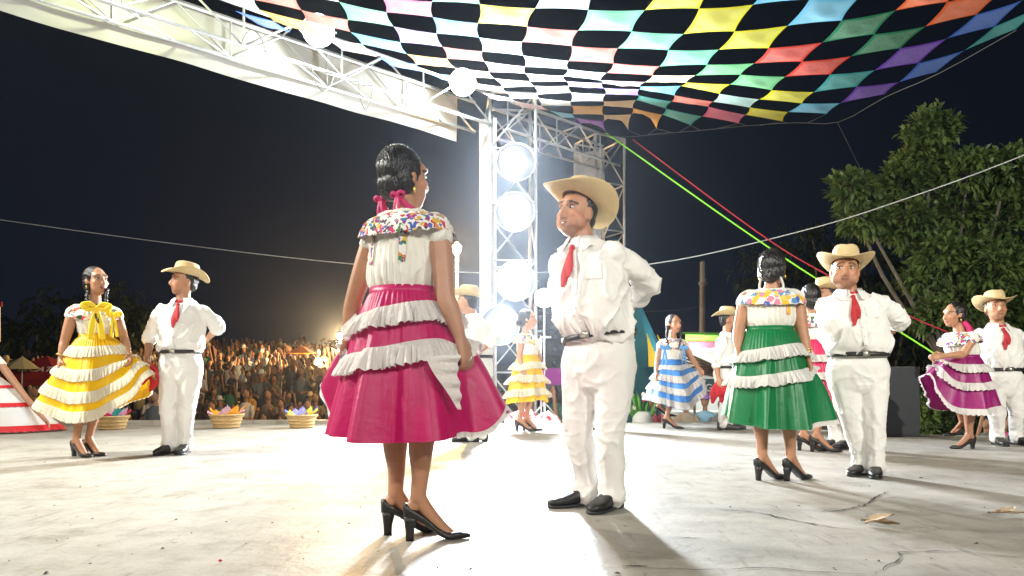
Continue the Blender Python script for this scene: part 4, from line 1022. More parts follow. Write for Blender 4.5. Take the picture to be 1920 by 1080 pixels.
def make_skirt(parent, S, m, ruffles, lace_m, nu=200, nv=44, hemlace=False, name="skirt", inner=None):
    T = np.linspace(0, 360, nu, endpoint=False); V = np.linspace(0, 1, nv); tt, vv = np.meshgrid(T, V); P = S(tt.ravel(), vv.ravel())
    me = mk_mesh(name, P, grid_faces(nu, nv, True), m); sk = obj(name, me, parent)
    def normals(t, v):
        e = .6; a = S(t + e, v) - S(t - e, v); b = S(t, np.minimum(v + .01, 1.02)) - S(t, v - .01); n = np.cross(b, a); n /= np.linalg.norm(n, axis=1)[:, None] + 1e-9
        c = S(t, v) - np.r_[S(np.array([0., 180.]), np.array([.02, .02])).mean(0)[:2], 0]; n *= np.sign((n[:, :2] * c[:, :2]).sum(1))[:, None]; return n
    for (v0, dv, flare, K, amp, tilt) in ruffles:
        nu2 = 420; nr = 7; T = np.linspace(0, 360, nu2, endpoint=False); rows = []
        for k in range(nr):
            u = k / (nr - 1); t = T; vb = np.clip(v0 + dv * u - (tilt if abs(tilt) < 1 else 0) * np.cos(np.radians(T + 25)), 0.01, 1.0)
            n_ = normals(t, np.minimum(vb, .985)); P = S(t, vb)
            pl = np.sin(np.radians(T) * K + 2.2 * np.sin(np.radians(T) * 7) + 1.1 * np.sin(np.radians(T) * 13)) * (1 + .5 * np.sin(np.radians(T) * 9 + 1)) ; pl2 = np.sin(np.radians(T) * K * 2.3 + 1)
            sc = -.008 * np.abs(np.sin(np.radians(T) * K * .5)) * (u == 1)
            P = P + n_ * (.006 + flare * u ** .8 + amp * u * (pl * .7 + pl2 * .3))[:, None]; P[:, 2] += sc
            rows.append(P)
        part("lace_ruffle", (np.concatenate(rows), grid_faces(nu2, nr, True)), lace_m, sk)
    return sk

def hem_trim(parent, S, t0, t1, v0, dv, m, K=60, amp=.006, name="hem_lace"):
    nu = int(abs(t1 - t0) * 2.2) + 8; T = np.linspace(t0, t1, nu); rows = []
    c = S(np.array([0., 90., 180., 270.]), np.full(4, .02)).mean(0)
    for k in range(5):
        u = k / 4; P = S(T, np.full(nu, 1.0)); Pm = S(T, np.full(nu, .97)); d = P - Pm; d /= np.linalg.norm(d, axis=1)[:, None] + 1e-9
        o = P - c; o[:, 2] = 0; o /= np.linalg.norm(o, axis=1)[:, None] + 1e-9
        rows.append(P + d * (dv * u - .012) + o * (.004 + amp * u * np.sin(np.radians(T) * K))[:, None])
    part(name, (np.concatenate(rows), grid_faces(nu, 5)), m, parent)

def person(name, label, K, group=None):
    """builds the body (one continuous skin mesh) and its clothes from key points given as photo pixels and depth offsets"""
    Y0 = K['Y']; X0 = (K['bx'] - 960) / FPX * Y0; base = np.array([X0, Y0, 0]); s = K.get('S', 1.0); woman = K['sex'] == 'f'; vox = K.get('vox', .009)
    L = lambda p: np.array(tuple(W(p[0], p[1], Y0 + (p[2] if len(p) > 2 else 0)))) - base
    root = thing(name, label, "person", (X0, Y0, K.get('z', 0)), group)
    yT, yP, yH = K['yT'], K['yP'], K['yH']; fat = K.get('fat', 1.0); skin = np.array(K.get('skin', SKIN))
    neck, waist, hip = L(K['neck']), L(K['waist']), L(K['hip'])
    C = L(K['head'])
    Mh = np.array(Matrix.Rotation(R(yH), 3, 'Z')) @ np.array([[-1, 0, 0], [0, -1, 0], [0, 0, 1.0]])   # columns right, forward, up
    Mh = Mh @ np.array(Matrix.Rotation(R(K.get('pH', 0)), 3, 'X')) @ np.array(Matrix.Rotation(R(K.get('roH', 0)), 3, 'Y'))
    fT, rT, fP, rP = fwd(yT), rgt(yT), fwd(yP), rgt(yP)
    spine = neck - waist
    sw = (.155 if woman else .160) * s * (1 + (fat - 1) * .4)
    shc = waist + spine * (.84 if woman else .82)
    til = K.get('shtilt', 0) * UP
    shR, shL = shc + rT * sw + til, shc - rT * sw - til
    sk, sl_ = [], []
    hs = s * K.get('hs', 1.07)
    sk += head_shapes(C, Mh, hs, woman, fat > 1.1 and not woman)
    nb = neck - UP * .03
    sk.append(tube([nb, neck + (C - neck) * .35 - fT * .006, C - Mh[:, 2] * .05 * hs - Mh[:, 1] * .012 * hs], [.062 * s, (.048 if woman else .058) * s, (.05 if woman else .058) * s], 14, 3))
    tor = [(hip - UP * .03, .13, .10), (waist, .115, .09), (waist + spine * .5, .13, .10), (waist + spine * .8, .135, .085), (neck - UP * .02, .06, .055)]
    sk.append(loft([(c, (rT if i > 1 else rP) * a * s, (fT if i > 1 else fP) * b * s) for i, (c, a, b) in enumerate(tor)], 20, 3))
    arms = {}
    for sd, sh_, key in ((1, shR, 'r'), (-1, shL, 'l')):
        if key + 'W' not in K: continue
        w_ = L(K[key + 'W']); e_ = L(K[key + 'E']) if key + 'E' in K else ik(sh_, w_, .28 * s, .25 * s, -fT + UP * -.4)
        arms[key] = (sh_, e_, w_)
        af = K.get('arm', 1.0); u1 = sh_ + (e_ - sh_) * .45; l1 = e_ + (w_ - e_) * .3
        rr_ = np.array([.044, .046, .037, .038, .024]) * s * af if woman else np.array([.034, .036, .034, .039, .026]) * s * af
        sk.append(tube([sh_ - UP * .005, u1, e_, l1, w_], rr_, 12, 4)); sk.append(ell(sh_ - UP * .012, *((.040 * s,) * 3), None, 12, 8))
        hx = K.get(key + 'Hd'); ax = nrm(hx) if hx is not None else nrm(w_ - e_)
        pn = K.get(key + 'P'); pn = np.asarray(pn, float) if pn is not None else (-rT * sd + .01)
        sk += hand_shapes(w_ + ax * .008, ax, pn, K.get(key + 'S', sd if True else 1), K.get(key + 'C', K.get('curl', .9)), s * 1.0)
    legs = {}
    hh = K.get('heel', .08) if woman else 0
    for sd, key in ((1, 'r'), (-1, 'l')):
        if key + 'A' not in K: continue
        a_ = K[key + 'A']; Yd = Y0 + a_[1]; x = (a_[0] - 960) / FPX * Yd - X0; z = (a_[2] if len(a_) > 2 else 0) + ((hh + .085 * s) if woman else .09 * s)
        an = np.array([x, a_[1], z]); hj = hip + rP * sd * .085 * s * (1 + (fat - 1) * .5); yF = K.get(key + 'F', yP)
        kn = L(K[key + 'K']) if key + 'K' in K else ik(hj, an, np.linalg.norm(hj - an) * .512, np.linalg.norm(hj - an) * .495, fwd(yF) + fP * .5)
        legs[key] = (hj, kn, an, yF)
        f = fwd(yF)
        if woman:
            cf = K.get('calf', 1.0); ca = kn + (an - kn) * .33 - f * .012
            sk.append(tube([hj, hj + (kn - hj) * .5 + f * .01, kn, ca, kn + (an - kn) * .72, an - UP * .01], np.array([.082, .068, .052, .053, .036, .031]) * s * cf, 14, 4))
            Q = lambda a, zz: np.array([an[0], an[1], an[2] - hh - .085 * s]) + f * a * s + UP * zz
            sk.append(tube([an + UP * .01, Q(.035, hh * .75 + .060), Q(.085, hh * .25 + .042), Q(.13, .022), Q(.17, .018)], np.array([.032, .030, .028, .026, .014]) * s, 12, 3))
            sk.append(ell(Q(-.025, hh + .045), .026 * s, .030 * s, .035 * s, None, 10, 8))
        else:
            sk.append(tube([hj, kn, an - UP * .02], np.array([.06, .038, .026]) * s, 10, 3)); sk.append(tube([an - UP * .03, an + f * .1 - UP * .055], [.026 * s, .02 * s], 8, 1))
    me = remesh("body", sk, vox, M_skin, 3)
    P = get_co(me); Cc = np.tile(skin, (len(P), 1)) * (1 + .08 * vnoise(P, 9)[:, None])
    P, Cc = head_paint(P, Cc, C, Mh, hs, woman, not woman, vox < .0085); set_co(me, P); set_col(me, np.clip(Cc, 0, 1))
    body = obj("body", me, root)
    # eyes
    hs0 = hs
    Q = lambda r, f, u: C + Mh @ np.array([r, f, u]) * hs
    if K.get('face', True):
        es = 1.0 if vox < .0085 else .8
        for sg in (-1, 1):
            ey = part("eye", ell(Q(sg * .033, .0745, .013), .0125 * hs * es, .0105 * hs * es, .0066 * hs * es, Mh, 12, 8), M_sclera, body)
            part("iris", ell(Q(sg * .033 + K.get('gaze', 0) * .004, .0815, .013), .0062 * hs, .0045 * hs, .0064 * hs, Mh, 10, 6), M_iris, ey)
        if K.get('smile'): part("teeth", tube([Q(x, .0925 - 22 * x * x, -.0620 + 12 * x * x) for x in np.linspace(-.021, .021, 9)], np.array([.0008, .0018, .0024, .0027, .0028, .0027, .0024, .0018, .0008]) * hs, 8, 1), M_teeth, body)
    # hair
    hr = []
    if woman:
        hr += [ell(Q(0, -.022, .032), .084 * hs, .094 * hs, .098 * hs, Mh, 20, 14), ell(Q(0, -.058, -.025), .070 * hs, .052 * hs, .070 * hs, Mh, 16, 10)]
        for sg in (-1, 1): hr.append(ell(Q(sg * .060, -.030, -.012), .026 * hs, .045 * hs, .062 * hs, Mh, 12, 8))
        for br_ in K.get('braids', []): hr += braid([L(p) if len(p) == 3 and p[0] > 5 else p for p in br_[0]], br_[1])
        if K.get('bun'): b_ = K['bun']; hr.append(ell(Q(*b_[:3]), b_[3] * hs, b_[3] * hs, b_[3] * hs, Mh, 14, 10))
    else:
        hr += [ell(Q(0, -.026, .030), .0815 * hs, .088 * hs, .092 * hs, Mh, 18, 12), ell(Q(0, -.055, -.02), .066 * hs, .050 * hs, .055 * hs, Mh, 14, 10)]
    hm = remesh("hair", hr, max(.006, vox * .8), M_hair, 2); Ph = get_co(hm)
    q = (Ph - C) @ Mh; Ph = Ph + get_no(hm) * (.0012 * np.sin(np.arctan2(q[:, 0], q[:, 2] + .12) * 60 + .5 * vnoise(Ph, 10)))[:, None]
    if woman: Ph = Ph - get_no(hm) * (.006 * np.exp(-(q[:, 0] / .005) ** 2) * (q[:, 2] > -.06))[:, None]
    set_co(hm, Ph); obj("hair", hm, root)
    K['_'] = dict(root=root, L=L, C=C, Mh=Mh, Q=Q, neck=neck, waist=waist, hip=hip, spine=spine, arms=arms, legs=legs, fT=fT, rT=rT, fP=fP, rP=rP, s=s, hs=hs, sw=sw, shR=shR, shL=shL, base=base, body=body)
    (dress_woman if woman else dress_man)(K)
    return root

def strands(K, n=90, seed=2):
    _ = K['_']; Q, hs = _['Q'], _['hs']; rg = np.random.default_rng(seed); S = []
    E = np.array([.0855, .0955, .0995]); c = np.array([0, -.022, .032])
    for i in range(n):
        sg = 1 if i % 2 else -1; t = rg.random()
        a = np.array([sg * .004, math.cos(t * 2.6 + .25), math.sin(t * 2.6 + .25)]); b = np.array([sg * (.42 + .3 * rg.random()), -.62 - .2 * rg.random(), -.72 + .12 * rg.random()])
        sid = np.array([sg * (.75 + .2 * rg.random()), .15 - .9 * t, .25]); pts = []
        for u in np.linspace(0, 1, 8):
            d = a * (1 - u) ** 2 + 2 * sid * u * (1 - u) + b * u * u; d = d / np.linalg.norm(d); p = c + E * d * (1 + .012 * rg.random()); pts.append(Q(*p))
        S.append(tube(pts, [.0016] * 8, 4, 1))
    for i in range(16):
        a = rg.normal(0, 1, 3); a[2] = abs(a[2]); a /= np.linalg.norm(a); p = c + E * a; e = p + a * .018 + rg.normal(0, .012, 3); S.append(tube([Q(*p), Q(*(p * .5 + e * .5 + [0, 0, .004])), Q(*e)], [.0009, .0007, .0004], 3, 2))
    o = part("hair_strands", join(S), M_hair, _['root']); o["kind"] = "stuff"

def cloth_noise(P, seed):
    rd = lambda n: ((1 - np.abs(n)) ** 6 - .18) * 1.7
    wv = P + .03 * np.c_[vnoise(P, 8, seed + 7), vnoise(P, 8, seed + 8), vnoise(P, 8, seed + 9)]
    a = rd(vnoise(wv @ np.array([[1, 0, .25], [0, 1, .25], [-.42, -.42, .34]]), 11, seed)) + .35 * rd(vnoise(wv @ np.array([[1, 0, -.3], [0, 1, -.3], [.5, .5, .4]]), 19, seed + 2))
    b = rd(vnoise(wv * np.array([.6, .6, 1.6]), 13, seed + 3))
    c = vnoise(P, 6, seed + 5)
    return a, b, c

def dress_man(K):
    _ = K['_']; root, s = _['root'], _['s']; fat = K.get('fat', 1.0); belly = K.get('belly', .0); vox = max(.008, K.get('vox', .009)); waist, spine, hip, neck = _['waist'], _['spine'], _['hip'], _['neck']
    fT, rT, fP, rP = _['fT'], _['rT'], _['fP'], _['rP']; seed = K.get('seed', 1)
    mx = lambda t: (nrm(fP * (1 - t) + fT * t), nrm(rP * (1 - t) + rT * t))
    sec = []
    for t, a, b, fo in ((-.05, .150, .120, .0), (.04, .168, .138, belly * .7), (.14, .176, .146, belly), (.32, .175, .145, belly * .9), (.52, .180, .140, belly * .4), (.70, .180, .130, .0), (.81, .168, .112, -.005), (.89, .135, .092, -.01), (.95, .100, .078, -.01), (1.0, .074, .068, -.008)):
        f, r = mx(max(0, min(1, t))); q = 1 + (fat - 1) * (1.0 if t < .6 else .6)
        sec.append((waist + spine * t + f * fo * s, r * a * s * q, f * b * s * q))
    sh = [loft(sec, 32, 3, 2.25)]
    cuffs = []
    for key, sd in (('r', 1), ('l', -1)):
        if key not in _['arms']: continue
        a, e, w = _['arms'][key]; roll = K.get('sleeve', .45); pts = [a - rT * sd * .03 * s, a + (e - a) * .35, e - (e - a) * .08, e + (w - e) * .12, e + (w - e) * roll]
        sh.append(tube(pts, np.array([.054, .060, .057, .056, .051]) * s * (1 + (fat - 1) * .5), 16, 4)); cuffs.append((e + (w - e) * (roll - .05), e + (w - e) * (roll + .07)))
        sh.append(ell(a - UP * .014 * s, .054 * s, .058 * s, .058 * s, None, 14, 10))
    me = remesh("shirt", sh, vox, K.get('shirt', M_white), 4); P = get_co(me); N = get_no(me)
    a, b, c = cloth_noise(P, seed)
    t = ((P - waist) @ spine) / (spine @ spine); low = np.exp(-((t - .02) / .16) ** 2)
    arm = np.zeros(len(P))
    for key in _['arms']:
        sa, e, w = _['arms'][key]; arm = np.maximum(arm, np.exp(-(np.linalg.norm(P - e, axis=1) / .11) ** 2)); arm = np.maximum(arm, .7 * np.exp(-(np.linalg.norm(P - (sa - UP * .08), axis=1) / .12) ** 2))
    am = K.get('wr', 1.0)
    d = am * (.0095 * a + .0022 * c + .006 * low * a + .0055 * arm * b); set_co(me, P + N * d[:, None])
    obj("shirt", me, root); bv = BVHTree.FromPolygons([tuple(p) for p in get_co(me)], [tuple(p.vertices) for p in me.polygons])
    shirt = root.children[-1]
    for p0, p1 in cuffs:
        part("cuff", tube([p0, p1], [.061 * s * (1 + (fat - 1) * .5)] * 2, 16, 1), K.get('shirt', M_white), shirt)
    def surf(p, d):
        h = bv.ray_cast(Vector(tuple(p + d * .6)), Vector(tuple(-d)), 1.2); return np.array(h[0]) if h[0] is not None else p
    # placket, buttons, pocket
    if K.get('detail', True):
        pts = [];
        for t in np.linspace(.03, .90, 20):
            f, r = mx(t); q = surf(waist + spine * t, f); pts.append((q, r, f))
        V = []
        for q, r, f in pts: V += [tuple(q - r * .017 * s + f * .001), tuple(q - r * .013 * s + f * .005), tuple(q + r * .013 * s + f * .005), tuple(q + r * .017 * s + f * .001)]
        part("placket", (V, grid_faces(4, len(pts))), K.get('shirt', M_white), shirt)
        for k in range(2, 19, 3):
            q, r, f = pts[k]; part("button", ell(q + f * .006, .0055, .0055, .0055, None, 8, 6), M_eye, shirt)
        f, r = mx(.62); pc = []
        for i in range(5):
            for j in range(5):
                p = waist + spine * (.72 - .17 * i / 4) - r * (.045 + .095 * j / 4) * s; q = surf(p, f); pc.append(tuple(q + f * .004))
        part("pocket", (pc, grid_faces(5, 5)), K.get('shirt', M_white), shirt)
    # collar
    n = 26; rows = []
    for z, rr, zz in ((0, .066, .012), (1, .072, .045), (2, .092, .020), (3, .104, -.008)):
        row = []
        for i in range(n):
            a_ = R(22 + 316 * i / (n - 1)); d = fT * math.cos(a_) * 1.0 + rT * math.sin(a_); ext = 1 + (.22 if z == 3 else 0) * (math.cos(a_) > .6)
            row.append(tuple(neck + d * rr * s * ext * (1 + (fat - 1) * .5) + UP * ((zz - .012) * s - (.03 * s * (math.cos(a_) * .5 + .5) * (1 if z != 1 else .7)) - (.022 * s if z == 3 and math.cos(a_) > .7 else 0))))
        rows += row
    part("collar", (rows, grid_faces(n, 4)), K.get('shirt', M_white), shirt)
    # neckerchief
    kc = K.get('kerchief', M_red)
    if kc:
        rg_ = [neck + (fT * math.cos(x) * .070 + rT * math.sin(x) * .066) * s + UP * (.012 - .030 * (math.cos(x) * .5 + .5)) * s for x in np.linspace(0, 2 * math.pi, 17)]
        kt = part("neckerchief", tube(rg_, [.013 * s] * 17, 8, 1), kc, root)
        kn = surf(neck - UP * .052 * s, fT) + fT * .016 * s
        S = [ell(kn, .016 * s, .015 * s, .020 * s, None, 10, 8)]
        for sg, ln in ((-1, .15), (1, .20)):
            tp_ = [kn + fT * .004]
            for u in (.35, .7, 1.0): tp_.append(surf(kn + rT * sg * .016 * u * s - UP * ln * u * s - fT * .05, fT) + fT * .014)
            S.append(tube(tp_, [.010 * s, .018 * s, .025 * s, .010 * s], 10, 4, (fT, .35)))
        part("knot", join(S), kc, kt)
    # trousers
    q = 1 + (fat - 1) * .8
    sec = [(waist + UP * .012, rP * .152 * s * q, fP * (.122 * q + belly * .2) * s), (waist - UP * .03, rP * .158 * s * q, fP * .128 * s * q), (waist * .45 + hip * .55, rP * .172 * s * q, fP * .140 * s * q), (hip, rP * .176 * s * q, fP * .128 * s * q), (hip - UP * .06 * s, rP * .172 * s * q, fP * .114 * s * q), (hip - UP * .11 * s, rP * .155 * s * q, fP * .098 * s * q), (hip - UP * .145 * s, rP * .09 * s, fP * .07 * s)]
    S = [loft(sec, 30, 3, 2.2)]
    lw = K.get('legw', 1.0)
    for key in _['legs']:
        hj, kn, an, yF = _['legs'][key]; f = fwd(yF); bot = an - UP * .040 * s + f * .008
        S.append(tube([hj + UP * .02, hj + (kn - hj) * .28, hj + (kn - hj) * .55, kn, kn + (an - kn) * .45 - f * .006, an + UP * .06, bot], np.array([.100, .098, .088, .071, .063, .058, .063]) * s * lw * (1 + (fat - 1) * .45), 18, 5))
    tm = K.get('trousers', M_trous)
    me = remesh("trousers", S, vox, tm, 4); P = get_co(me); N = get_no(me); a, b, c = cloth_noise(P, seed + 9)
    wl = np.zeros(len(P)); crease = np.zeros(len(P))
    for key in _['legs']:
        hj, kn, an, yF = _['legs'][key]; wl = np.maximum(wl, np.exp(-(np.linalg.norm(P - kn, axis=1) / .13) ** 2)); wl = np.maximum(wl, 1.2 * np.exp(-((P[:, 2] - an[2]) / .10) ** 2)); wl = np.maximum(wl, .9 * np.exp(-(np.linalg.norm(P - (hip + fP * .12 - UP * .05), axis=1) / .12) ** 2))
    d = .55 * (.0070 * a + .0025 * c + .0065 * wl * b + .006 * wl * a)
    for key in _['legs']:
        hj, kn, an, yF = _['legs'][key]; f = fwd(yF); r = rgt(yF)
        for p0, p1 in ((hj, kn), (kn, an)):
            ax = p1 - p0; u = ((P - p0) @ ax) / (ax @ ax); rel = P - p0 - np.outer(u, ax); an_ = np.arctan2(rel @ r, rel @ f); near = (u > .05) & (u < 1.02) & (np.linalg.norm(rel, axis=1) < .125 * s)
            d = d + near * .0065 * np.exp(-(an_ / .20) ** 2) * np.clip((u - .05) * 6, 0, 1); set_co(me, P + N * d[:, None])
    tr_ = obj("trousers", me, root)
    # belt
    rows = []
    for dz, e in ((-.016, 1.0), (-.015, 1.03), (.014, 1.03), (.015, 1.0)):
        a_ = np.linspace(0, 2 * np.pi, 40, endpoint=False); ex = 2 / 2.25
        ca = np.sign(np.cos(a_)) * np.abs(np.cos(a_)) ** ex; sa = np.sign(np.sin(a_)) * np.abs(np.sin(a_)) ** ex
        rows.append(waist - UP * .004 + np.outer(ca, rP * (.166 * s * q * e)) + np.outer(sa, fP * (.140 * q + belly * .55) * s * e) + UP * dz + (np.outer(ca, UP) * K.get('btilt', 0)))
    bt_ = part("belt", ringmesh(rows, False), M_belt, root)
    bc = waist + fP * ((.140 * q + belly * .55) * s * 1.03 + .004)
    part("buckle", box(bc, (.045, .012, .034), np.c_[rP, fP, UP]), M_buckle, bt_)
    for key in _['legs']:
        hj, kn, an, yF = _['legs'][key]; boot(root, an, yF, s * K.get('shoe', 1.0), K.get('shoem'))
    if K.get('hat', True): hat(root, _['C'], _['Mh'], _['hs'], K.get('htilt', 0), K.get('hwide', 1.0))

def dress_woman(K):
    _ = K['_']; root, s = _['root'], _['s']; waist, spine, hip, neck = _['waist'], _['spine'], _['hip'], _['neck']; fat = K.get('fat', 1.0); vox = max(.008, K.get('vox', .009)); seed = K.get('seed', 1)
    fT, rT, fP, rP = _['fT'], _['rT'], _['fP'], _['rP']
    sec = []
    for t, a, b, fo in ((-.04, .125, .105, 0), (.06, .138, .115, 0), (.22, .150, .125, .0), (.45, .152, .128, .012), (.64, .158, .132, .022), (.80, .158, .112, .006), (.90, .130, .088, -.006), (.97, .098, .078, -.008)):
        k = max(0, min(1, t)); f, r = nrm(fP * (1 - k) + fT * k), nrm(rP * (1 - k) + rT * k); q = fat
        sec.append((waist + spine * t + f * fo * s, r * a * s * q, f * b * s * q))
    S = [loft(sec, 30, 3, 2.2)]
    for key, sd in (('r', 1), ('l', -1)):
        if key in _['arms']:
            a, e, w = _['arms'][key]; S.append(tube([a - rT * sd * .03, a + (e - a) * .12, a + (e - a) * .26], np.array([.046, .052, .057]) * s, 14, 3))
    bm = K.get('blouse', M_cream)
    me = remesh("blouse", S, vox, bm, 4); P = get_co(me); N = get_no(me); a, b, c = cloth_noise(P, seed)
    ang = np.arctan2((P - waist) @ fT, (P - waist) @ rT); t = ((P - waist) @ spine) / (spine @ spine)
    pl = np.sin(ang * 26 + 1.5 * np.sin(ang * 5) + t * 1.5) * np.clip(1 - t * .75, 0, 1)
    set_co(me, P + N * (.0045 * pl + .004 * a + .003 * c)[:, None])
    bl_ = obj("blouse", me, root)
    # embroidered yoke lying over the shoulders
    n = 64; rows = []; a_ = np.linspace(0, 2 * np.pi, n, endpoint=False); pw = 2 / 2.2
    ca = np.sign(np.cos(a_)) * np.abs(np.cos(a_)) ** pw; sa = np.sign(np.sin(a_)) * np.abs(np.sin(a_)) ** pw
    for k, (rx, ry, dz) in enumerate(((.076, .070, .004), (.098, .088, -.006), (.128, .107, -.020), (.162, .124, -.038), (.190, .137, -.062), (.206, .143, -.088), (.216, .146, -.112))):
        sc = .010 * np.abs(np.sin(a_ * 11)) * (k == 6) + .006 * np.sin(a_ * 17 + 1) * (k / 6)
        sl = np.abs(ca) ** 2 * .020 * min(1, k / 4)
        rows.append(neck + UP * (dz * s * K.get('yokeh', 1.0)) - UP * .012 * s + np.outer(ca * rx * s * (1 + (fat - 1) * .4), rT) + np.outer(sa * ry * s * fat, fT) + np.outer(sc * -.6 * s - .03 * s * (sa > 0) * sa * (k / 6) + sl, UP) + np.outer(np.sin(a_ * 17) * .004 * (k / 6), fT))
    part("embroidered_yoke", ringmesh(rows, False), K.get('yoke', M_embr), bl_)
    if K.get('bands'):
        bv = BVHTree.FromPolygons([tuple(p) for p in get_co(me)], [tuple(p.vertices) for p in me.polygons])
        for lat, dr in K['bands']:
            V = []
            for t in np.linspace(.80, .30, 12):
                for w_ in (-.014, 0, .014):
                    p = waist + spine * t + rT * (lat + w_) * s; d = fT * dr; h = bv.ray_cast(Vector(tuple(p + d * .5)), Vector(tuple(-d)), 1.0)
                    V.append(tuple((np.array(h[0]) if h[0] is not None else p) + d * .005))
            part("embroidered_band", (V, grid_faces(3, 12)), K.get('yoke', M_embr), bl_)
    # skirt
    sp = K['skirt']; L = _['L']
    wc = waist - UP * .005
    pulls = [((L(p[0])), *p[1:]) for p in sp.get('pulls', [])]
    Sf = skirt_fn(wc, K['yP'], .135 * s * fat, .115 * s * fat, sp['hem'], sp.get('folds', 8), sp.get('amp', .03), pulls, sp.get('p', .8), sp.get('twist', 0), seed)
    _['S'] = Sf
    sk = make_skirt(root, Sf, sp['m'], sp.get('ruffles', []), sp.get('lace', M_lace), sp.get('nu', 200), sp.get('nv', 40))
    rows = []
    for dz, e in ((-.03, 1.02), (-.03, 1.05), (.018, 1.04), (.018, 1.0)):
        rows.append(wc + np.outer(np.cos(a_) * .136 * s * fat * e, rP) + np.outer(np.sin(a_) * .116 * s * fat * e, fP) + UP * dz)
    part("waistband", ringmesh(rows, False), sp['m'], sk)
    for key in _['legs']:
        hj, kn, an, yF = _['legs'][key]; pump(root, an, yF, s, K.get('heel', .08))
    # necklace / ear rings
    if K.get('earring', True):
        for sg in (-1, 1): part("earring", ell(_['Q'](sg * .079, -.002, -.052), .007, .007, .014, None, 8, 6), K.get('earm', M_gold), root)
# ---------------------------------------------------------------- the dancers
M_mag = satin("magenta_satin", (.50, .002, .108)); M_grn = satin("emerald_satin", (.003, .17, .05)); M_yell = satin("yellow_satin", (.85, .50, .002)); M_blu = satin("sky_blue_satin", (.08, .30, .78)); M_plum = satin("plum_satin", (.27, .008, .13)); M_rose = satin("rose_red_satin", (.62, .02, .10)); M_wred = satin("white_red_skirt", (.76, .73, .70))
M_magr = mat("magenta_ribbon", (.50, .01, .12), .6); M_yelr = mat("yellow_ribbon", (.85, .58, .01), .6); M_blur = mat("blue_ribbon", (.12, .32, .65), .6); M_redr = mat("red_ribbon", (.55, .015, .02), .6)
M_embr_red = embroidery("red_flower_embroidery", (.76, .73, .69), 22, [(.60, .02, .02), (.55, .02, .03), (.03, .10, .03), (.60, .02, .02), (.02, .06, .02), (.6, .1, .05)])
M_embr_gold = embroidery("gold_blue_embroidery", (.74, .72, .68), 26, [(.75, .42, .02), (.04, .10, .42), (.70, .40, .05), (.10, .25, .45), (.6, .2, .3), (.75, .5, .1)])
M_cloth_red = mat("red_cloth", (.60, .015, .03), .7, .2, 12)
M_lace_y = lace("cream_lace", (.80, .76, .62), .3)

KW = dict(sex='f', Y=2.95, bx=765, S=1.0, vox=.0058, seed=3, yT=152, yP=150, yH=132, pH=2, roH=3, face=True, skin=(.43, .21, .118),
          head=(757, 336, .02), neck=(763, 397, 0), waist=(757, 546, 0), hip=(754, 628, 0),
          rE=(836, 556, -.13), rW=(863, 634, -.13), lE=(664, 560, .12), lW=(651, 640, .16), rC=1.35, lC=1.2, rP=(-.6, .5, -.2), arm=1.06,
          rA=(783, -.06), lA=(741, .05), rF=100, lF=108, heel=.092, fat=1.08, calf=1.04, yoke=M_embr, bands=[(.075, -1), (-.09, -1)], yokeh=.95,
          skirt=dict(m=M_mag, folds=6, amp=.058, p=.74, nu=300, nv=60,
                     hem=[(0, .41, -.05, .55), (18, .38, .14, .50), (45, .24, .28, .46), (90, 0, .33, .44), (130, -.20, .28, .47), (152, -.46, .20, .645), (168, -.31, .08, .45), (190, -.30, -.06, .44), (225, -.20, -.24, .435), (262, -.03, -.31, .425), (300, .14, -.29, .435), (330, .27, -.20, .45), (347, .40, -.13, .45)],
                     pulls=[((872, 660, -.13), 348, .36, 17, .16, .95), ((652, 655, .17), 160, .50, 16, .2, .7)],
                     ruffles=[(.13, .145, .026, 62, .011, .05), (.40, .15, .030, 70, .012, .06)]))
person("person", "woman in magenta skirt with white lace bands seen from behind, embroidered blouse", KW)
_ = KW['_']; Q, C_ = _['Q'], _['C']
for sg in (-1, 1):
    bow(_['root'], Q(sg * .060, -.068, -.080), _['rT'], (0, 0, 1), .034, M_magr, .085, "hair_ribbon")
    part("hair_ribbon", tube([Q(sg * .055, -.066, -.075), Q(sg * .074, -.04, -.115), Q(sg * .088, .02, -.15), Q(sg * .08, .07, -.18)], [.010, .014, .014, .010], 8, 4, (_['fT'], .5)), M_magr, _['root'])
strands(KW, 110)
# lace trimmed corner of the skirt falling from her hand, and the hem lace
def strip(name, pts, w0, w1, dirv, m, parent, K=14, amp=.012, nrow=5):
    P = catmull([tuple(p) for p in pts], 10); V = []; n = len(P)
    for k in range(nrow):
        u = k / (nrow - 1)
        for i in range(n):
            t = i / (n - 1); w = (w0 + (w1 - w0) * t) * u; V.append(tuple(P[i] + nrm(dirv) * w + np.array([.3, -1, 0]) * amp * u * math.sin(t * K * 3.0)))
    return part(name, (V, grid_faces(n, nrow)), m, parent)
Lw = _['L']
strip("lace_trim", [Lw((797, 668, -.30)), Lw((812, 698, -.30)), Lw((838, 735, -.29)), Lw((858, 768, -.27))], .135, .012, (1, .12, .05), M_lace, _['root'], 9, .016)
hem_trim(_["root"], _["S"], 322, 392, 1, .022, M_lace)
hem_trim(_["root"], _["S"], 140, 165, 1, .015, M_lace)

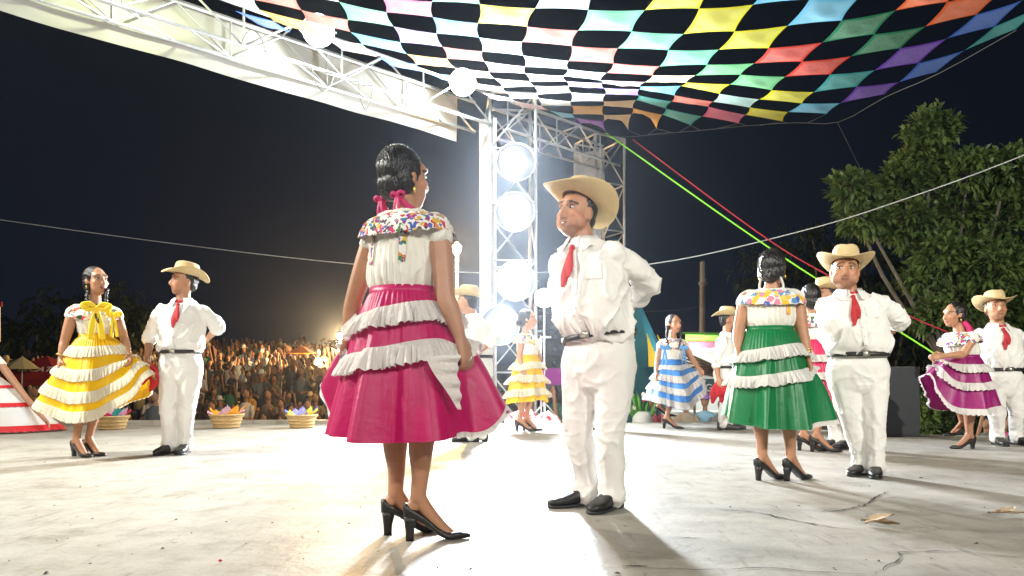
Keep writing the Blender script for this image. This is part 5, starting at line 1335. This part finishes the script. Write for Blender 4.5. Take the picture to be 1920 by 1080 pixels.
KM1 = dict(sex='m', Y=3.62, bx=1120, S=1.0, vox=.0062, seed=5, yT=-36, yP=-30, yH=-46, pH=4, roH=-3, hs=1.08, face=True, smile=True, gaze=.5, skin=(.43, .21, .118),
           head=(1081, 402, .0), neck=(1092, 452, 0), waist=(1124, 630, 0), hip=(1122, 690, 0), fat=1.15, belly=.045, shtilt=-.012, btilt=-.028, sleeve=.62,
           lE=(1217, 530, .02), lW=(1186, 570, .20), rE=(1092, 566, .26), rW=(1135, 590, .30), lP=(0, 1, 0), lC=.8, rA=(1098, .06), lA=(1148, -.03), rF=-66, lF=-38, legw=1.0, wr=1.25, shoe=1.02, htilt=20, hwide=1.08)
person("person", "smiling man in straw hat and red neckerchief, hands behind back, facing the magenta dancer", KM1)

KY = dict(sex='f', Y=5.97, bx=158, S=.98, vox=.008, seed=7, yT=38, yP=35, yH=62, pH=4, skin=(.43, .21, .118), head=(180, 528, 0), neck=(177, 570, 0), waist=(180, 630, 0), hip=(179, 668, 0),
          rE=(121, 640, -.10), rW=(114, 672, -.14), lE=(232, 632, .06), lW=(241, 664, -.02), rC=1.2, lC=1.2, rA=(143, -.03), lA=(166, .05), rF=62, lF=66, heel=.075, fat=.95, yoke=M_embr_red, blouse=M_cream,
          braids=[([(168, 535, -.02), (163, 560, -.08), (176, 585, -.16), (186, 606, -.17)], .019), ([(200, 540, .0), (199, 562, -.08), (197, 585, -.14)], .017)],
          skirt=dict(m=M_yell, lace=M_lace_y, folds=6, amp=.05, p=.75, nu=260, nv=44, hem=[(0, .50, -.04, .70), (25, .40, .20, .58), (90, 0, .33, .40), (150, -.36, .18, .40), (180, -.46, -.02, .42), (205, -.38, -.20, .44), (235, -.16, -.30, .335), (270, .02, -.36, .31), (305, .20, -.32, .34), (335, .38, -.20, .48)],
                     pulls=[((114, 686, -.14), 195, .38, 16, .2, .9), ((243, 674, -.02), 350, .38, 18, .2, .8)], ruffles=[(.13, .13, .012, 70, .006, 1), (.40, .14, .015, 80, .007, 1), (.66, .13, .015, 90, .008, 1), (.88, .12, .008, 100, .006, 1)]))
person("person", "woman in yellow skirt with cream lace bands and yellow bow, holding her skirt out", KY)
_ = KY['_']; bow(_['root'], _['L']((181, 577, -.17)), _['rT'], (0, 0, 1), .10, M_yelr, .25); bow(_['root'], _['L']((214, 590, -.12)), (1, 0, 0), (0, 0, 1), .06, M_yelr, .18)
part("bracelet", tube([_['L']((114, 664, -.14)) + np.array([math.cos(a) * .032, math.sin(a) * .032, 0]) for a in np.linspace(0, 6.28, 13)], [.006] * 13, 6, 1), M_gold, _['root'])

KM2 = dict(sex='m', Y=6.18, bx=334, S=1.0, vox=.009, seed=9, yT=4, yP=0, yH=-48, pH=3, roH=-4, skin=(.43, .21, .118), head=(345, 529, 0), neck=(343, 563, 0), waist=(339, 659, 0), hip=(340, 692, 0), fat=1.08, belly=.01,
           rE=(281, 628, .02), rW=(277, 672, -.06), lE=(409, 613, .12), lW=(392, 632, .24), sleeve=.18, rA=(318, 0), lA=(347, .03), rF=-6, lF=10, legw=.98, htilt=6, rC=1.2)
person("person", "man in straw hat turning to the yellow skirted woman, red cloth in hand", KM2)
_ = KM2['_']; L_ = _['L']
cr = part("red_cloth", join([tube([L_((280, 684, -.07)), L_((287, 700, -.08)), L_((290, 715, -.08)), L_((281, 733, -.08))], [.03, .055, .045, .012], 10, 4, ((0, 1, 0), .35)), tube([L_((283, 688, -.05)), L_((272, 706, -.06)), L_((268, 720, -.06))], [.02, .04, .012], 8, 4, ((0, 1, 0), .35))]), M_cloth_red, None)
cr.location = tuple(_['base']); tag(cr, "red cloth hanging from the hand of the man beside the yellow skirted woman", "cloth")

KM3 = dict(sex='m', Y=7.3, bx=892, S=1.0, vox=.011, seed=11, yT=-150, yP=-140, yH=-105, pH=0, face=True, head=(876, 567, 0), neck=(886, 594, 0), waist=(894, 668, 0), hip=(894, 698, 0), fat=1.05,
           rE=(925, 635, -.05), rW=(905, 655, -.14), lE=(858, 635, .1), lW=(880, 655, -.12), rA=(902, .02), lA=(885, -.02), rF=-78, lF=-80, htilt=6)
person("person", "man in white with straw hat turned away beside the flood light tower", KM3)

KY2 = dict(sex='f', Y=8.75, bx=985, S=1.0, vox=.011, seed=13, yT=72, yP=70, yH=80, head=(989, 600, 0), neck=(986, 625, 0), waist=(990, 668, 0), hip=(989, 694, 0), skin=(.43, .21, .118), rE=(974, 668, -.12), rW=(979, 688, -.18), lE=(1008, 660, .1), lW=(1014, 680, .02), rC=1.2,
           rA=(974, -.04), lA=(987, .04), rF=80, lF=82, heel=.08, fat=1.05, yoke=M_embr_gold, bun=(0, -.10, -.03, .04), skirt=dict(m=M_yell, lace=M_lace_y, folds=8, amp=.04, p=.6, hem=[(0, .24, 0, .36), (60, .15, .25, .40), (120, -.15, .25, .38), (180, -.26, 0, .34), (225, -.22, -.22, .36), (270, 0, -.28, .38), (315, .2, -.22, .40)],
           pulls=[((981, 698, -.2), 240, .35, 22, .2, .7)], ruffles=[(.12, .17, .05, 50, .015, 1), (.42, .18, .06, 55, .02, 1), (.72, .17, .05, 60, .02, 1)]))
person("person", "woman in yellow skirt with white tiers in profile before the black speaker stack", KY2)
_ = KY2['_']; bow(_['root'], _['L']((1001, 642, -.05)), (0, 1, 0), (0, 0, 1), .09, M_yelr, .2)

KB = dict(sex='f', Y=9.2, bx=1250, S=1.02, vox=.011, seed=15, yT=18, yP=25, yH=28, head=(1263, 608, 0), neck=(1261, 634, 0), waist=(1256, 676, 0), hip=(1255, 700, 0), rE=(1233, 676, -.02), rW=(1230, 698, -.1), lE=(1298, 674, 0), lW=(1310, 690, -.08), rC=1.2, lC=1.2,
          rA=(1236, .32, .14), lA=(1250, -.02), rF=70, lF=66, heel=.08, yoke=M_embr, braids=[([(1252, 612, -.02), (1250, 632, -.1), (1255, 655, -.17)], .02), ([(1275, 612, -.02), (1277, 632, -.1), (1272, 655, -.17)], .02)],
          skirt=dict(m=M_blu, folds=7, amp=.045, p=.7, hem=[(0, .47, 0, .62), (40, .3, .22, .45), (90, 0, .33, .40), (140, -.26, .22, .36), (180, -.29, 0, .38), (225, -.2, -.25, .34), (270, .08, -.33, .26), (305, .24, -.28, .28), (335, .40, -.15, .45)],
          pulls=[((1230, 706, -.1), 200, .4, 18, .2, .8), ((1314, 696, -.08), 345, .4, 16, .2, .7)], ruffles=[(.10, .10, .01, 60, .006, 1), (.32, .15, .02, 60, .008, 1), (.58, .14, .02, 60, .01, 1), (.85, .14, .015, 80, .01, 1)]))
person("person", "woman in sky blue skirt with white bands dancing with one foot lifted", KB)
_ = KB['_']; bow(_['root'], _['L']((1247, 652, -.18)), _['rT'], (0, 0, 1), .07, M_blur, .22); bow(_['root'], _['L']((1283, 652, -.16)), _['rT'], (0, 0, 1), .06, M_blur, .2)

KM4 = dict(sex='m', Y=9.0, bx=1360, S=1.0, vox=.011, seed=17, yT=60, yP=50, yH=75, head=(1366, 601, 0), neck=(1364, 626, 0), waist=(1360, 688, 0), hip=(1360, 710, 0), fat=1.02, kerchief=None, rE=(1343, 682, -.1), rW=(1347, 708, -.18), lE=(1390, 680, .1), lW=(1395, 705, 0), sleeve=.1, rA=(1356, -.06), lA=(1366, .1), rF=62, lF=66, htilt=-4, shoem=mat("grey_shoe", (.06, .06, .065), .5))
person("person", "man in white with straw hat half hidden behind the green skirted woman", KM4)
_ = KM4['_']; L_ = _['L']
cr = part("red_cloth", join([tube([L_((1347, 716, -.2)), L_((1352, 730, -.2)), L_((1358, 742, -.2)), L_((1352, 752, -.2))], [.03, .10, .10, .03], 10, 4, ((0, 1, 0), .3)), tube([L_((1346, 716, -.19)), L_((1340, 735, -.2)), L_((1336, 755, -.2))], [.02, .06, .02], 8, 4, ((0, 1, 0), .3))]), M_cloth_red, None)
cr.location = tuple(_['base']); tag(cr, "red cloth held by the man behind the green skirted woman", "cloth")

KG = dict(sex='f', Y=4.55, bx=1450, S=.95, vox=.0075, seed=19, yT=172, yP=172, yH=150, pH=0, head=(1448, 505, 0), neck=(1447, 541, 0), waist=(1443, 616, 0), hip=(1441, 660, 0), skin=(.43, .21, .118), arm=1.1, fat=1.12, calf=1.12,
          rE=(1505, 626, -.06), rW=(1514, 668, -.10), lE=(1385, 622, .02), lW=(1384, 652, -.02), rC=1.2, lC=1.2, rA=(1429, .02), lA=(1482, .0), rF=118, lF=112, heel=.085, yoke=M_embr_gold, bands=[(.09, -1)], bun=(0, -.085, -.05, .035),
          skirt=dict(m=M_grn, folds=7, amp=.042, p=.62, nu=260, nv=50, hem=[(0, .37, -.02, .47), (25, .30, .2, .44), (90, 0, .31, .40), (140, -.23, .23, .42), (175, -.28, .04, .42), (200, -.26, -.14, .385), (235, -.15, -.27, .365), (270, .0, -.31, .355), (305, .14, -.27, .36), (330, .25, -.18, .38), (348, .36, -.10, .41)],
                     pulls=[((1518, 690, -.11), 345, .42, 16, .18, .9), ((1370, 690, .0), 178, .42, 16, .2, .6)], ruffles=[(.20, .13, .030, 58, .013, .05), (.47, .12, .030, 66, .013, .06)]))
KG['rA'], KG['lA'] = (1482, .0), (1429, .02)
person("person", "woman in emerald green skirt with white ruffles seen from behind", KG)
_ = KG['_']; L_ = _['L']
strands(KG, 80, 5)
hem_trim(_['root'], _['S'], 318, 385, 1, .03, M_lace)
for k in range(3): part("bracelet", tube([L_((1512, 655 + 4 * k, -.09)) + np.array([math.cos(a) * .031, math.sin(a) * .031, .01 * math.cos(a)]) for a in np.linspace(0, 6.28, 13)], [.004] * 13, 6, 1), M_gold, _['root'])
for sg in (-1, 1): part("hair_ribbon", tube([_['Q'](sg * .05, -.06, -.04), _['Q'](sg * .07, -.04, -.10), _['Q'](sg * .072, -.02, -.15)], [.008] * 3, 6, 3), M_eye, _['root'])

KM5 = dict(sex='m', Y=4.8, bx=1617, S=.96, vox=.0075, seed=21, yT=-12, yP=-10, yH=-22, pH=4, roH=-3, hs=1.14, gaze=1, skin=(.43, .21, .118), head=(1584, 511, 0), neck=(1592, 547, 0), waist=(1608, 664, 0), hip=(1608, 702, 0), fat=1.24, belly=.03, sleeve=.15,
           lE=(1686, 600, .03), lW=(1664, 630, .16), rE=(1553, 628, .10), rW=(1560, 668, .16), rA=(1615, .06), lA=(1642, -.03), rF=-48, lF=-28, legw=1.0, htilt=8, shtilt=-.01, shoe=.95)
person("person", "stout man in white with straw hat and red neckerchief facing the green skirted woman", KM5)

KR = dict(sex='f', Y=6.35, bx=1527, S=1.0, vox=.011, seed=23, yT=150, yP=140, yH=170, head=(1519, 560, 0), neck=(1523, 588, 0), waist=(1530, 640, 0), hip=(1532, 668, 0), rE=(1556, 640, -.05), rW=(1562, 665, -.1), lE=(1498, 640, .05), lW=(1498, 665, .0), rA=(1530, -.03), lA=(1506, .06), rF=75, lF=70, heel=.085, yoke=M_embr,
          skirt=dict(m=M_rose, folds=7, amp=.03, hem=[(0, .30, 0, .45), (90, 0, .28, .46), (180, -.27, 0, .44), (270, 0, -.28, .44), (315, .22, -.2, .44)], ruffles=[(.22, .12, .03, 60, .01, 1), (.5, .12, .03, 60, .01, 1)]))
person("person", "woman in rose red skirt with white bands between the green dancer and the stout man", KR)
KM6 = dict(sex='m', Y=6.6, bx=1570, S=1.0, vox=.011, seed=25, yT=-60, yP=-50, yH=-72, head=(1546, 556, 0), neck=(1555, 584, 0), waist=(1572, 668, 0), hip=(1572, 698, 0), fat=1.0, rE=(1565, 640, .2), rW=(1580, 655, .25), lE=(1600, 640, -.05), lW=(1605, 660, .15), rA=(1566, .05), lA=(1588, -.02), rF=-62, lF=-58, htilt=4)
person("person", "man in white with straw hat partly hidden behind the stout man", KM6)

KP = dict(sex='f', Y=6.6, bx=1808, S=.92, vox=.009, seed=27, yT=-72, yP=-75, yH=-80, pH=-2, head=(1789, 591, 0), neck=(1799, 622, 0), waist=(1806, 668, 0), hip=(1808, 695, 0), skin=(.43, .21, .118), lE=(1806, 664, -.18), lW=(1772, 667, -.2), rE=(1800, 660, .16), rW=(1765, 672, .12), lC=1.1, lP=(0, 1, -.3),
          lA=(1818, -.02), rA=(1806, .22, .10), lF=-84, rF=-84, heel=.06, fat=1.1, calf=1.1, yoke=M_embr, bun=(0, -.095, .0, .045), blouse=M_cream,
          skirt=dict(m=M_plum, folds=7, amp=.04, p=.66, hem=[(0, .26, 0, .37), (50, .18, .22, .38), (110, -.1, .26, .36), (150, -.28, .16, .55), (180, -.37, -.02, .70), (200, -.33, -.12, .55), (232, -.22, -.2, .36), (270, .03, -.28, .335), (315, .2, -.2, .37)],
          pulls=[((1766, 680, -.2), 205, .32, 18, .2, .8)], ruffles=[(.14, .15, .03, 56, .012, 1), (.46, .13, .03, 60, .012, 1), (.90, .10, .012, 70, .01, 1)]))
person("person", "woman in plum satin skirt with white ruffles lifting her hem, in profile", KP)
_ = KP['_']; L_ = _['L']
part("hair_ribbon", tube([L_((1800, 598, -.03)), L_((1815, 612, -.05)), L_((1822, 632, -.06)), L_((1828, 655, -.06))], [.02, .03, .035, .02], 8, 4, ((0, 1, 0), .4)), M_magr, _['root'])
KM7 = dict(sex='m', Y=6.95, bx=1882, S=1.0, vox=.009, seed=29, yT=-8, yP=-5, yH=-14, pH=9, hs=1.12, skin=(.43, .21, .118), head=(1867, 580, 0), neck=(1871, 609, 0), waist=(1877, 692, 0), hip=(1879, 718, 0), fat=1.1, rE=(1826, 655, .1), rW=(1850, 680, .25), lE=(1930, 655, .1), lW=(1905, 680, .25), sleeve=.4, rA=(1870, 0), lA=(1906, .02), rF=-14, lF=8, htilt=4)
person("person", "man in white with straw hat standing behind the plum skirted woman", KM7)
KM8 = dict(sex='m', Y=8.95, bx=1113, S=1.0, vox=.012, seed=31, yT=150, yP=150, yH=150, face=False, head=(1118, 603, 0), neck=(1119, 628, 0), waist=(1116, 690, 0), hip=(1116, 712, 0), rE=(1140, 660, 0), rW=(1135, 685, -.1), lE=(1092, 660, 0), lW=(1100, 685, -.1), rA=(1118, 0), lA=(1106, .1), rF=75, lF=75)
person("person", "man in white almost wholly hidden behind the smiling man", KM8)
# ---------------------------------------------------------------- kneeling dancer and people at the stage edge
M_red2 = mat("red_satin_band", (.55, .012, .02), .6)
KS = dict(sex='f', Y=8.75, bx=-20, S=1.0, vox=.012, seed=41, yT=30, yP=30, yH=60, face=True, head=(-48, 628, .1), neck=(-45, 655, .05), waist=(-28, 704, 0), hip=(-28, 735, 0), rE=(-60, 712, -.1), rW=(-40, 745, -.25), lE=(48, 745, -.05), lW=(84, 787, -.2), lC=.5, fat=1.05, yoke=M_embr_red, earring=False,
          skirt=dict(m=M_wred, lace=M_red2, folds=6, amp=.05, p=.95, hem=[(0, .98, -.05, .02), (40, .6, .5, .02), (90, 0, .75, .02), (140, -.6, .5, .02), (180, -.9, 0, .02), (225, -.6, -.5, .02), (270, .15, -.62, .02), (315, .72, -.42, .02)],
          ruffles=[(.18, .05, .004, 40, .004, 0), (.50, .07, .006, 40, .006, 0), (.90, .10, .004, 50, .006, 0)]))
person("person", "woman kneeling on the stage edge, white skirt with red bands spread on the floor", KS)
_ = KS['_']; L_ = _['L']
# skirt lying on the floor behind the far yellow dancer
def heap(name, label, px0, px1, Y, h, m, seed, stripes=None):
    x0, x1 = (px0 - 960) / FPX * Y, (px1 - 960) / FPX * Y; nx, ny = 60, 26; V = []
    for j in range(ny):
        v = j / (ny - 1)
        for i in range(nx):
            u = i / (nx - 1); e = max(0.0, 1 - ((u - .5) * 2) ** 4) * max(0.0, 1 - ((v - .5) * 2) ** 4)
            q = np.array([[u * 5, v * 3, seed]]); z = h * e ** .6 * (.55 + .35 * float(vnoise(q, 1.3)[0]) + .25 * float(vnoise(q, 3.1, 2)[0]))
            V.append((x0 + (x1 - x0) * u, Y - .3 + .6 * v, max(.006, z)))
    root = thing(name, label, "skirt", (0, 0, 0)); part("cloth", (V, grid_faces(nx, ny)), m, root)
    if stripes:
        for r0 in stripes:
            W_ = [tuple(np.array(V[j * nx + i]) + (0, -.006, .008)) for j in range(r0, r0 + 3) for i in range(nx)]; part("band", (W_, grid_faces(nx, 3)), M_red2, root)
    return root
heap("spread_skirt", "white skirt with red bands lying spread on the stage edge by the speaker stack", 945, 1052, 9.85, .26, M_wred, 2.0, (3, 9, 15))
edgers = [(1287, 762, 11.2, .80, (.30, .24, .18), (.25, .10, .30), "spectator in brown top and purple cap leaning at the stage edge"), (1322, 759, 11.3, .82, (.22, .40, .55), (.30, .16, .45), "spectator in light blue top and violet cap at the stage edge"), (1352, 768, 11.1, .78, (.10, .10, .11), None, "bare headed spectator in dark top at the stage edge by the sign"),
          (1020, 748, 11.6, .86, (.06, .07, .06), None, "spectator in black top below the speaker stack"), (1041, 742, 11.8, .9, (.05, .13, .08), None, "spectator in dark green top below the speaker stack"), (1000, 757, 11.5, .8, (.4, .38, .42), None, "spectator in pale top beside the far yellow dancer"),
          (1709, 797, 8.9, .62, (.07, .06, .05), None, "spectator's face looking over the stage edge beside the dark speaker box"), (1898, 792, 8.6, .62, (.62, .08, .25), None, "spectator in pink top behind the man beside the plum dancer"), (1850, 795, 8.7, .6, (.10, .12, .10), None, "spectator in dark top crouching behind the plum dancer"), (1226, 764, 11.4, .8, (.5, .1, .12), None, "spectator in red top by the flower stand"),
          (172, 742, 11.6, .88, (.05, .05, .06), None, "spectator in charcoal top between the yellow dancer and the man beside her"), (62, 735, 12.4, .9, (.06, .06, .08), None, "spectator in dark top below the red canopy tent"), (88, 742, 12.0, .9, (.04, .04, .05), None, "spectator in black top below the red canopy tent"), (292, 748, 11.8, .86, (.07, .08, .09), None, "spectator in dark grey top beside the red cloth")]
for i, (px, py, Y, sc, cl, hc_, lab) in enumerate(edgers):
    V, F, C = crowd_shape(100 + i, cl, hc_, 12); me = mk_mesh("spectator", V, F, M_crowd); set_col(me, C)
    o = obj("spectator", me); w = W(px, py, Y); o.location = w; o.scale = (sc,) * 3; o.rotation_euler = (0, 0, random.uniform(-.5, .5))
    if w.z - 1.56 * sc < -1.0: o.location.z = -1 + 1.56 * sc
    tag(o, lab, "person")
# ---------------------------------------------------------------- baskets, speakers, globe lamp, flowers, leaves
def weave():
    m = mat("basket_weave", (.55, .36, .15), .7, .3, 30); nt = m.node_tree; b = nt.nodes["Principled BSDF"]
    w = nt.nodes.new("ShaderNodeTexChecker"); w.inputs["Scale"].default_value = 60; t = nt.nodes.new("ShaderNodeTexCoord"); nt.links.new(t.outputs["Object"], w.inputs["Vector"])
    bp = nt.nodes.new("ShaderNodeBump"); bp.inputs["Strength"].default_value = .5; bp.inputs["Distance"].default_value = .01; nt.links.new(w.outputs["Fac"], bp.inputs["Height"]); nt.links.new(bp.outputs[0], b.inputs["Normal"]); return m
M_weave = weave()
def basket(px, Y, rad, h, papers, label, seed):
    x = (px - 960) / FPX * Y; root = thing("basket", label, "basket", (x, Y, 0)); n = 28; a = np.linspace(0, 2 * np.pi, n, endpoint=False); rg = random.Random(seed)
    ring = lambda r, z: np.c_[np.cos(a) * r, np.sin(a) * r, np.full(n, z)]
    part("body", ringmesh([ring(rad * .02, .004), ring(rad * .74, .004), ring(rad * .80, h * .3), ring(rad * .9, h * .65), ring(rad, h), ring(rad * .94, h), ring(rad * .72, h * .1)], False), M_weave, root)
    for k in range(4): part("weave_band", tube([tuple(p) for p in np.r_[ring(rad * (.765 + .07 * k), h * (.12 + .25 * k)), ring(rad * (.765 + .07 * k), h * (.12 + .25 * k))[:1]]], [.008] * (n + 1), 5, 1), M_weave, root)
    part("rim", tube([tuple(p) for p in np.r_[ring(rad, h), ring(rad, h)[:1]]], [.014] * (n + 1), 6, 1), M_weave, root)
    for k in range(9):
        an = 2 * math.pi * k / 9 + rg.uniform(-.2, .2); c, hgt = papers[k % len(papers)], rg.uniform(.10, .20); d = np.array([math.cos(an), math.sin(an), 0]); sd = np.array([-d[1], d[0], 0]); V = []
        for i in range(5):
            u = i / 4
            for j in range(5):
                v = j / 4 - .5; w = rad * .75 * (1 - .75 * u ** 1.5)
                V.append(tuple(d * rad * (.55 + .55 * u) + sd * v * w + UP * (h * .85 + hgt * u - .05 * u * u + .02 * math.cos(v * 9) * u + rg.uniform(-.008, .008))))
        part("tissue_paper", (V, grid_faces(5, 5)), mat("tissue_%.2f%.2f%.2f" % c, c, .7, trans=.4), root)
OR, PK, BL, YL, TQ = (.85, .38, .03), (.80, .42, .60), (.13, .20, .62), (.80, .70, .12), (.05, .45, .45)
basket(210, 9.0, .20, .17, [PK, (.7, .05, .15), TQ], "woven basket half hidden behind the yellow dancer's legs", 1)
basket(425, 9.25, .215, .18, [OR, PK, OR, (.55, .35, .42)], "woven basket with orange and pink tissue paper at the back edge of the stage", 2)
basket(566, 9.3, .20, .17, [YL, BL, YL, (.3, .3, .75)], "woven basket with yellow and blue tissue paper at the back edge of the stage", 3)

def speaker_box(label, loc, w, d, h, n):
    root = thing("loudspeaker", label, "speaker", loc); part("cabinet", box((0, 0, h / 2), (w, d, h)), M_dark, root, False)
    part("grille", box((0, -d / 2 - .008, h * .5), (w * .9, .02, h * .93)), M_grille, root, False)
    for k in range(n):
        z = h * (k + .5) / n; a = np.linspace(0, 2 * np.pi, 20, endpoint=False); r = min(w * .36, h / n * .4)
        part("driver", ringmesh([np.c_[np.cos(a) * q * r, np.full(20, -d / 2 - y), np.sin(a) * q * r + z] for q, y in ((1, .019), (.95, .028), (.3, .022), (.02, .026))], False), M_dark, root)
    part("handle", bar((w / 2 + .01, -.05, h * .6), (w / 2 + .01, .05, h * .6), .012), M_dark, root)
    return root
speaker_box("tall black loudspeaker box on the stage behind the stout man", ((1674 - 960) / FPX * 8.0, 8.05, 0), .44, .42, .80, 0)
xs = (1038 - 960) / FPX * 12.2
speaker_box("wide black subwoofer under the speaker stack", (xs, 12.25, -1), .85, .7, 1.0, 1)
speaker_box("second wide black subwoofer under the speaker stack", (xs, 12.25, .0), .85, .7, .80, 1)
ar = thing("line_array", "stack of slim black loudspeaker cabinets behind the globe lamp", "speaker", (xs, 12.2, .8))
for k in range(5):
    z = .012 + k * .235; cab = part("cabinet", box((0, .02 * k, z + .11), (.72, .42, .222)), M_dark, ar, False)
    part("grille", box((0, .02 * k - .215, z + .11), (.66, .015, .19)), M_grille, cab, False)
    for sx_ in (-.24, 0, .24): part("driver", ell((sx_, .02 * k - .222, z + .11), .05, .008, .05, None, 12, 6), M_dark, cab)
part("pink_skirting", ([(-.5, -.4, -.25), (.5, -.4, -.25), (.5, -.4, .03), (-.5, -.4, .03)], [(0, 1, 2, 3)]), mat("purple_skirting", (.30, .03, .28), .7), ar, False)
gp = W(1021, 559, 10.3); gl = thing("globe_lamp", "white globe lamp on a thin stand in front of the speaker stack", "lamp", (gp.x, 10.3, -.0))
part("globe", ell((0, 0, gp.z), .145, .145, .145, None, 28, 18), emis("globe_glow", (1, .98, .96), .9), gl)
part("stand", bar((0, 0, 0.02), (0, 0, gp.z - .14), .009, 8), M_steel, gl); part("clamp", box((.02, 0, .68 + (707 - 632) / FPX * 10.3), (.16, .03, .03)), M_steel, gl, False); part("second_tube", bar((-.05, 0, .02), (-.05, 0, 1.28), .012, 8), M_steel, gl)
for k in range(3):
    a = k * 2.094 + .5; part("leg", bar((0, 0, .3), (.3 * math.cos(a), .3 * math.sin(a) - .1, .012), .01), M_steel, gl)
# flower stand
fl = thing("flower_arrangement", "upright arrangement of green blades and red white blossoms beyond the stage edge", "flowers", ((1205 - 960) / FPX * 10.9, 10.9, -1)); rg = random.Random(8)
part("stand", tube([(0, 0, 0), (0, 0, 1.05)], [.22, .16], 12, 1), M_wpaint, fl)
for k in range(12):
    a = rg.uniform(-.22, .22); hgt = rg.uniform(.2, .5); part("blade", tube([(a * .5, 0, 1.0), (a, rg.uniform(-.1, .1), 1.0 + hgt * .6), (a * 1.5, rg.uniform(-.1, .1), 1.0 + hgt)], [.02, .028, .004], 6, 3, ((0, 1, 0), .3)), mat("blade_green", (.10, .30, .05), .6), fl)
for k in range(8):
    part("blossom", ell((rg.uniform(-.22, .22), -.05, 1.15 + rg.uniform(.0, .36)), .035, .03, .045, None, 8, 6), mat("blossom_%d" % (k % 3), ((.75, .70, .62), (.6, .05, .04), (.75, .35, .12))[k % 3], .7), fl)
# dry leaves and scraps on the floor
M_dry = mat("dry_leaf", (.34, .22, .12), .75, .35, 40, .3, 60); M_dryp = mat("pale_dry_leaf", (.48, .36, .24), .75, .25, 40, .3, 60)
def leaf(px, py, Ln, wd, yaw, curl, m, lift, fold, parent, tilt=0):
    p = floor_pt(px, py); V = []; n, k = 13, 7
    for i in range(n):
        u = i / (n - 1); w = wd * math.sin(math.pi * min(1, u * .97 + .03)) ** .7 * (1 + .1 * math.sin(i * 2.1))
        for j in range(k):
            v = (j / (k - 1) - .5) * 2
            V.append((u * Ln - Ln / 2, v * w, .006 + lift * math.sin(math.pi * u * .9) + fold * abs(v) * w + curl * (u - .5) ** 2 + tilt * u * Ln + .004 * math.sin(7 * u + 5 * v)))
    M = np.array(Matrix.Rotation(R(yaw), 3, 'Z')); V = np.array(V) @ M.T; V[:, 2] = np.maximum(V[:, 2], .004)
    return part("blade", ([tuple(v) for v in V], grid_faces(k, n)), m, parent), p
for spec in ([("curled brown dry leaf lying on the stage by the crack", 1650, 988, ((.16, .034, -38, .06, M_dry, .012, .5, 0), (.15, .030, 8, .05, M_dryp, .020, .3, .22)))], [("pale dry leaf lying on the stage near the right edge crack", 1890, 968, ((.19, .026, -4, .05, M_dryp, .010, .3, 0), (.10, .028, 30, .08, M_dryp, .015, .4, .1)))]):
    lab, px, py, bl_ = spec[0]; p = floor_pt(px, py); r_ = thing("dry_leaf", lab, "leaf", (p[0], p[1], 0))
    for b_ in bl_: leaf(px, py, *b_[:2], b_[2], b_[3], b_[4], b_[5], b_[6], r_, b_[7])
pt = floor_pt(413, 1056); o = part("petal", ell((0, 0, .006), .008, .006, .005, None, 8, 6), M_cloth_red, None); o.location = tuple(pt); tag(o, "tiny red petal on the bare stage floor", "petal")

# grit, crumbs and torn scraps trodden about the stage
rg = np.random.default_rng(77); GV, GF = [], []
for i in range(420):
    Yg = 1.6 + 8 * rg.random() ** 1.6; xg = rg.uniform(-.85, .85) * Yg; r = abs(rg.normal(0, .0022)) + .0010; th = rg.random() * 6.28; c, sn = math.cos(th), math.sin(th); k = len(GV); e = rg.uniform(1, 3.2)
    for a, b, z in ((-e, 0, .001), (0, -1, .002), (e, 0, .001), (0, 1, .002), (0, 0, 1.1)): GV.append((xg + (a * c - b * sn) * r, Yg + (a * sn + b * c) * r, .003 + z * r))
    GF += [(k, k + 1, k + 4), (k + 1, k + 2, k + 4), (k + 2, k + 3, k + 4), (k + 3, k, k + 4)]
tag(part("grit", (GV, GF), mat("grit", (.10, .085, .07), .95, .5, 30), None, False), "dark grit and crumbs scattered over the stage floor", "grit", kind="stuff")
HAZE_D = 0.0008
# ================================================================ the dusty air of the showground
hz = bpy.data.materials.new("dusty_air"); hz.use_nodes = True; nt = hz.node_tree
for nd in list(nt.nodes):
    if nd.type == 'BSDF_PRINCIPLED': nt.nodes.remove(nd)
pv = nt.nodes.new("ShaderNodeVolumePrincipled"); pv.inputs["Density"].default_value = HAZE_D; pv.inputs["Anisotropy"].default_value = .88; pv.inputs["Color"].default_value = (.78, .88, 1, 1)
nt.links.new(pv.outputs[0], nt.nodes["Material Output"].inputs["Volume"])
tag(part("haze", box((0, 0, 3.5), (190, 190, 11.5)), hz, None, False), "thin dusty air over the showground glowing round the lamps", "haze", kind="stuff")
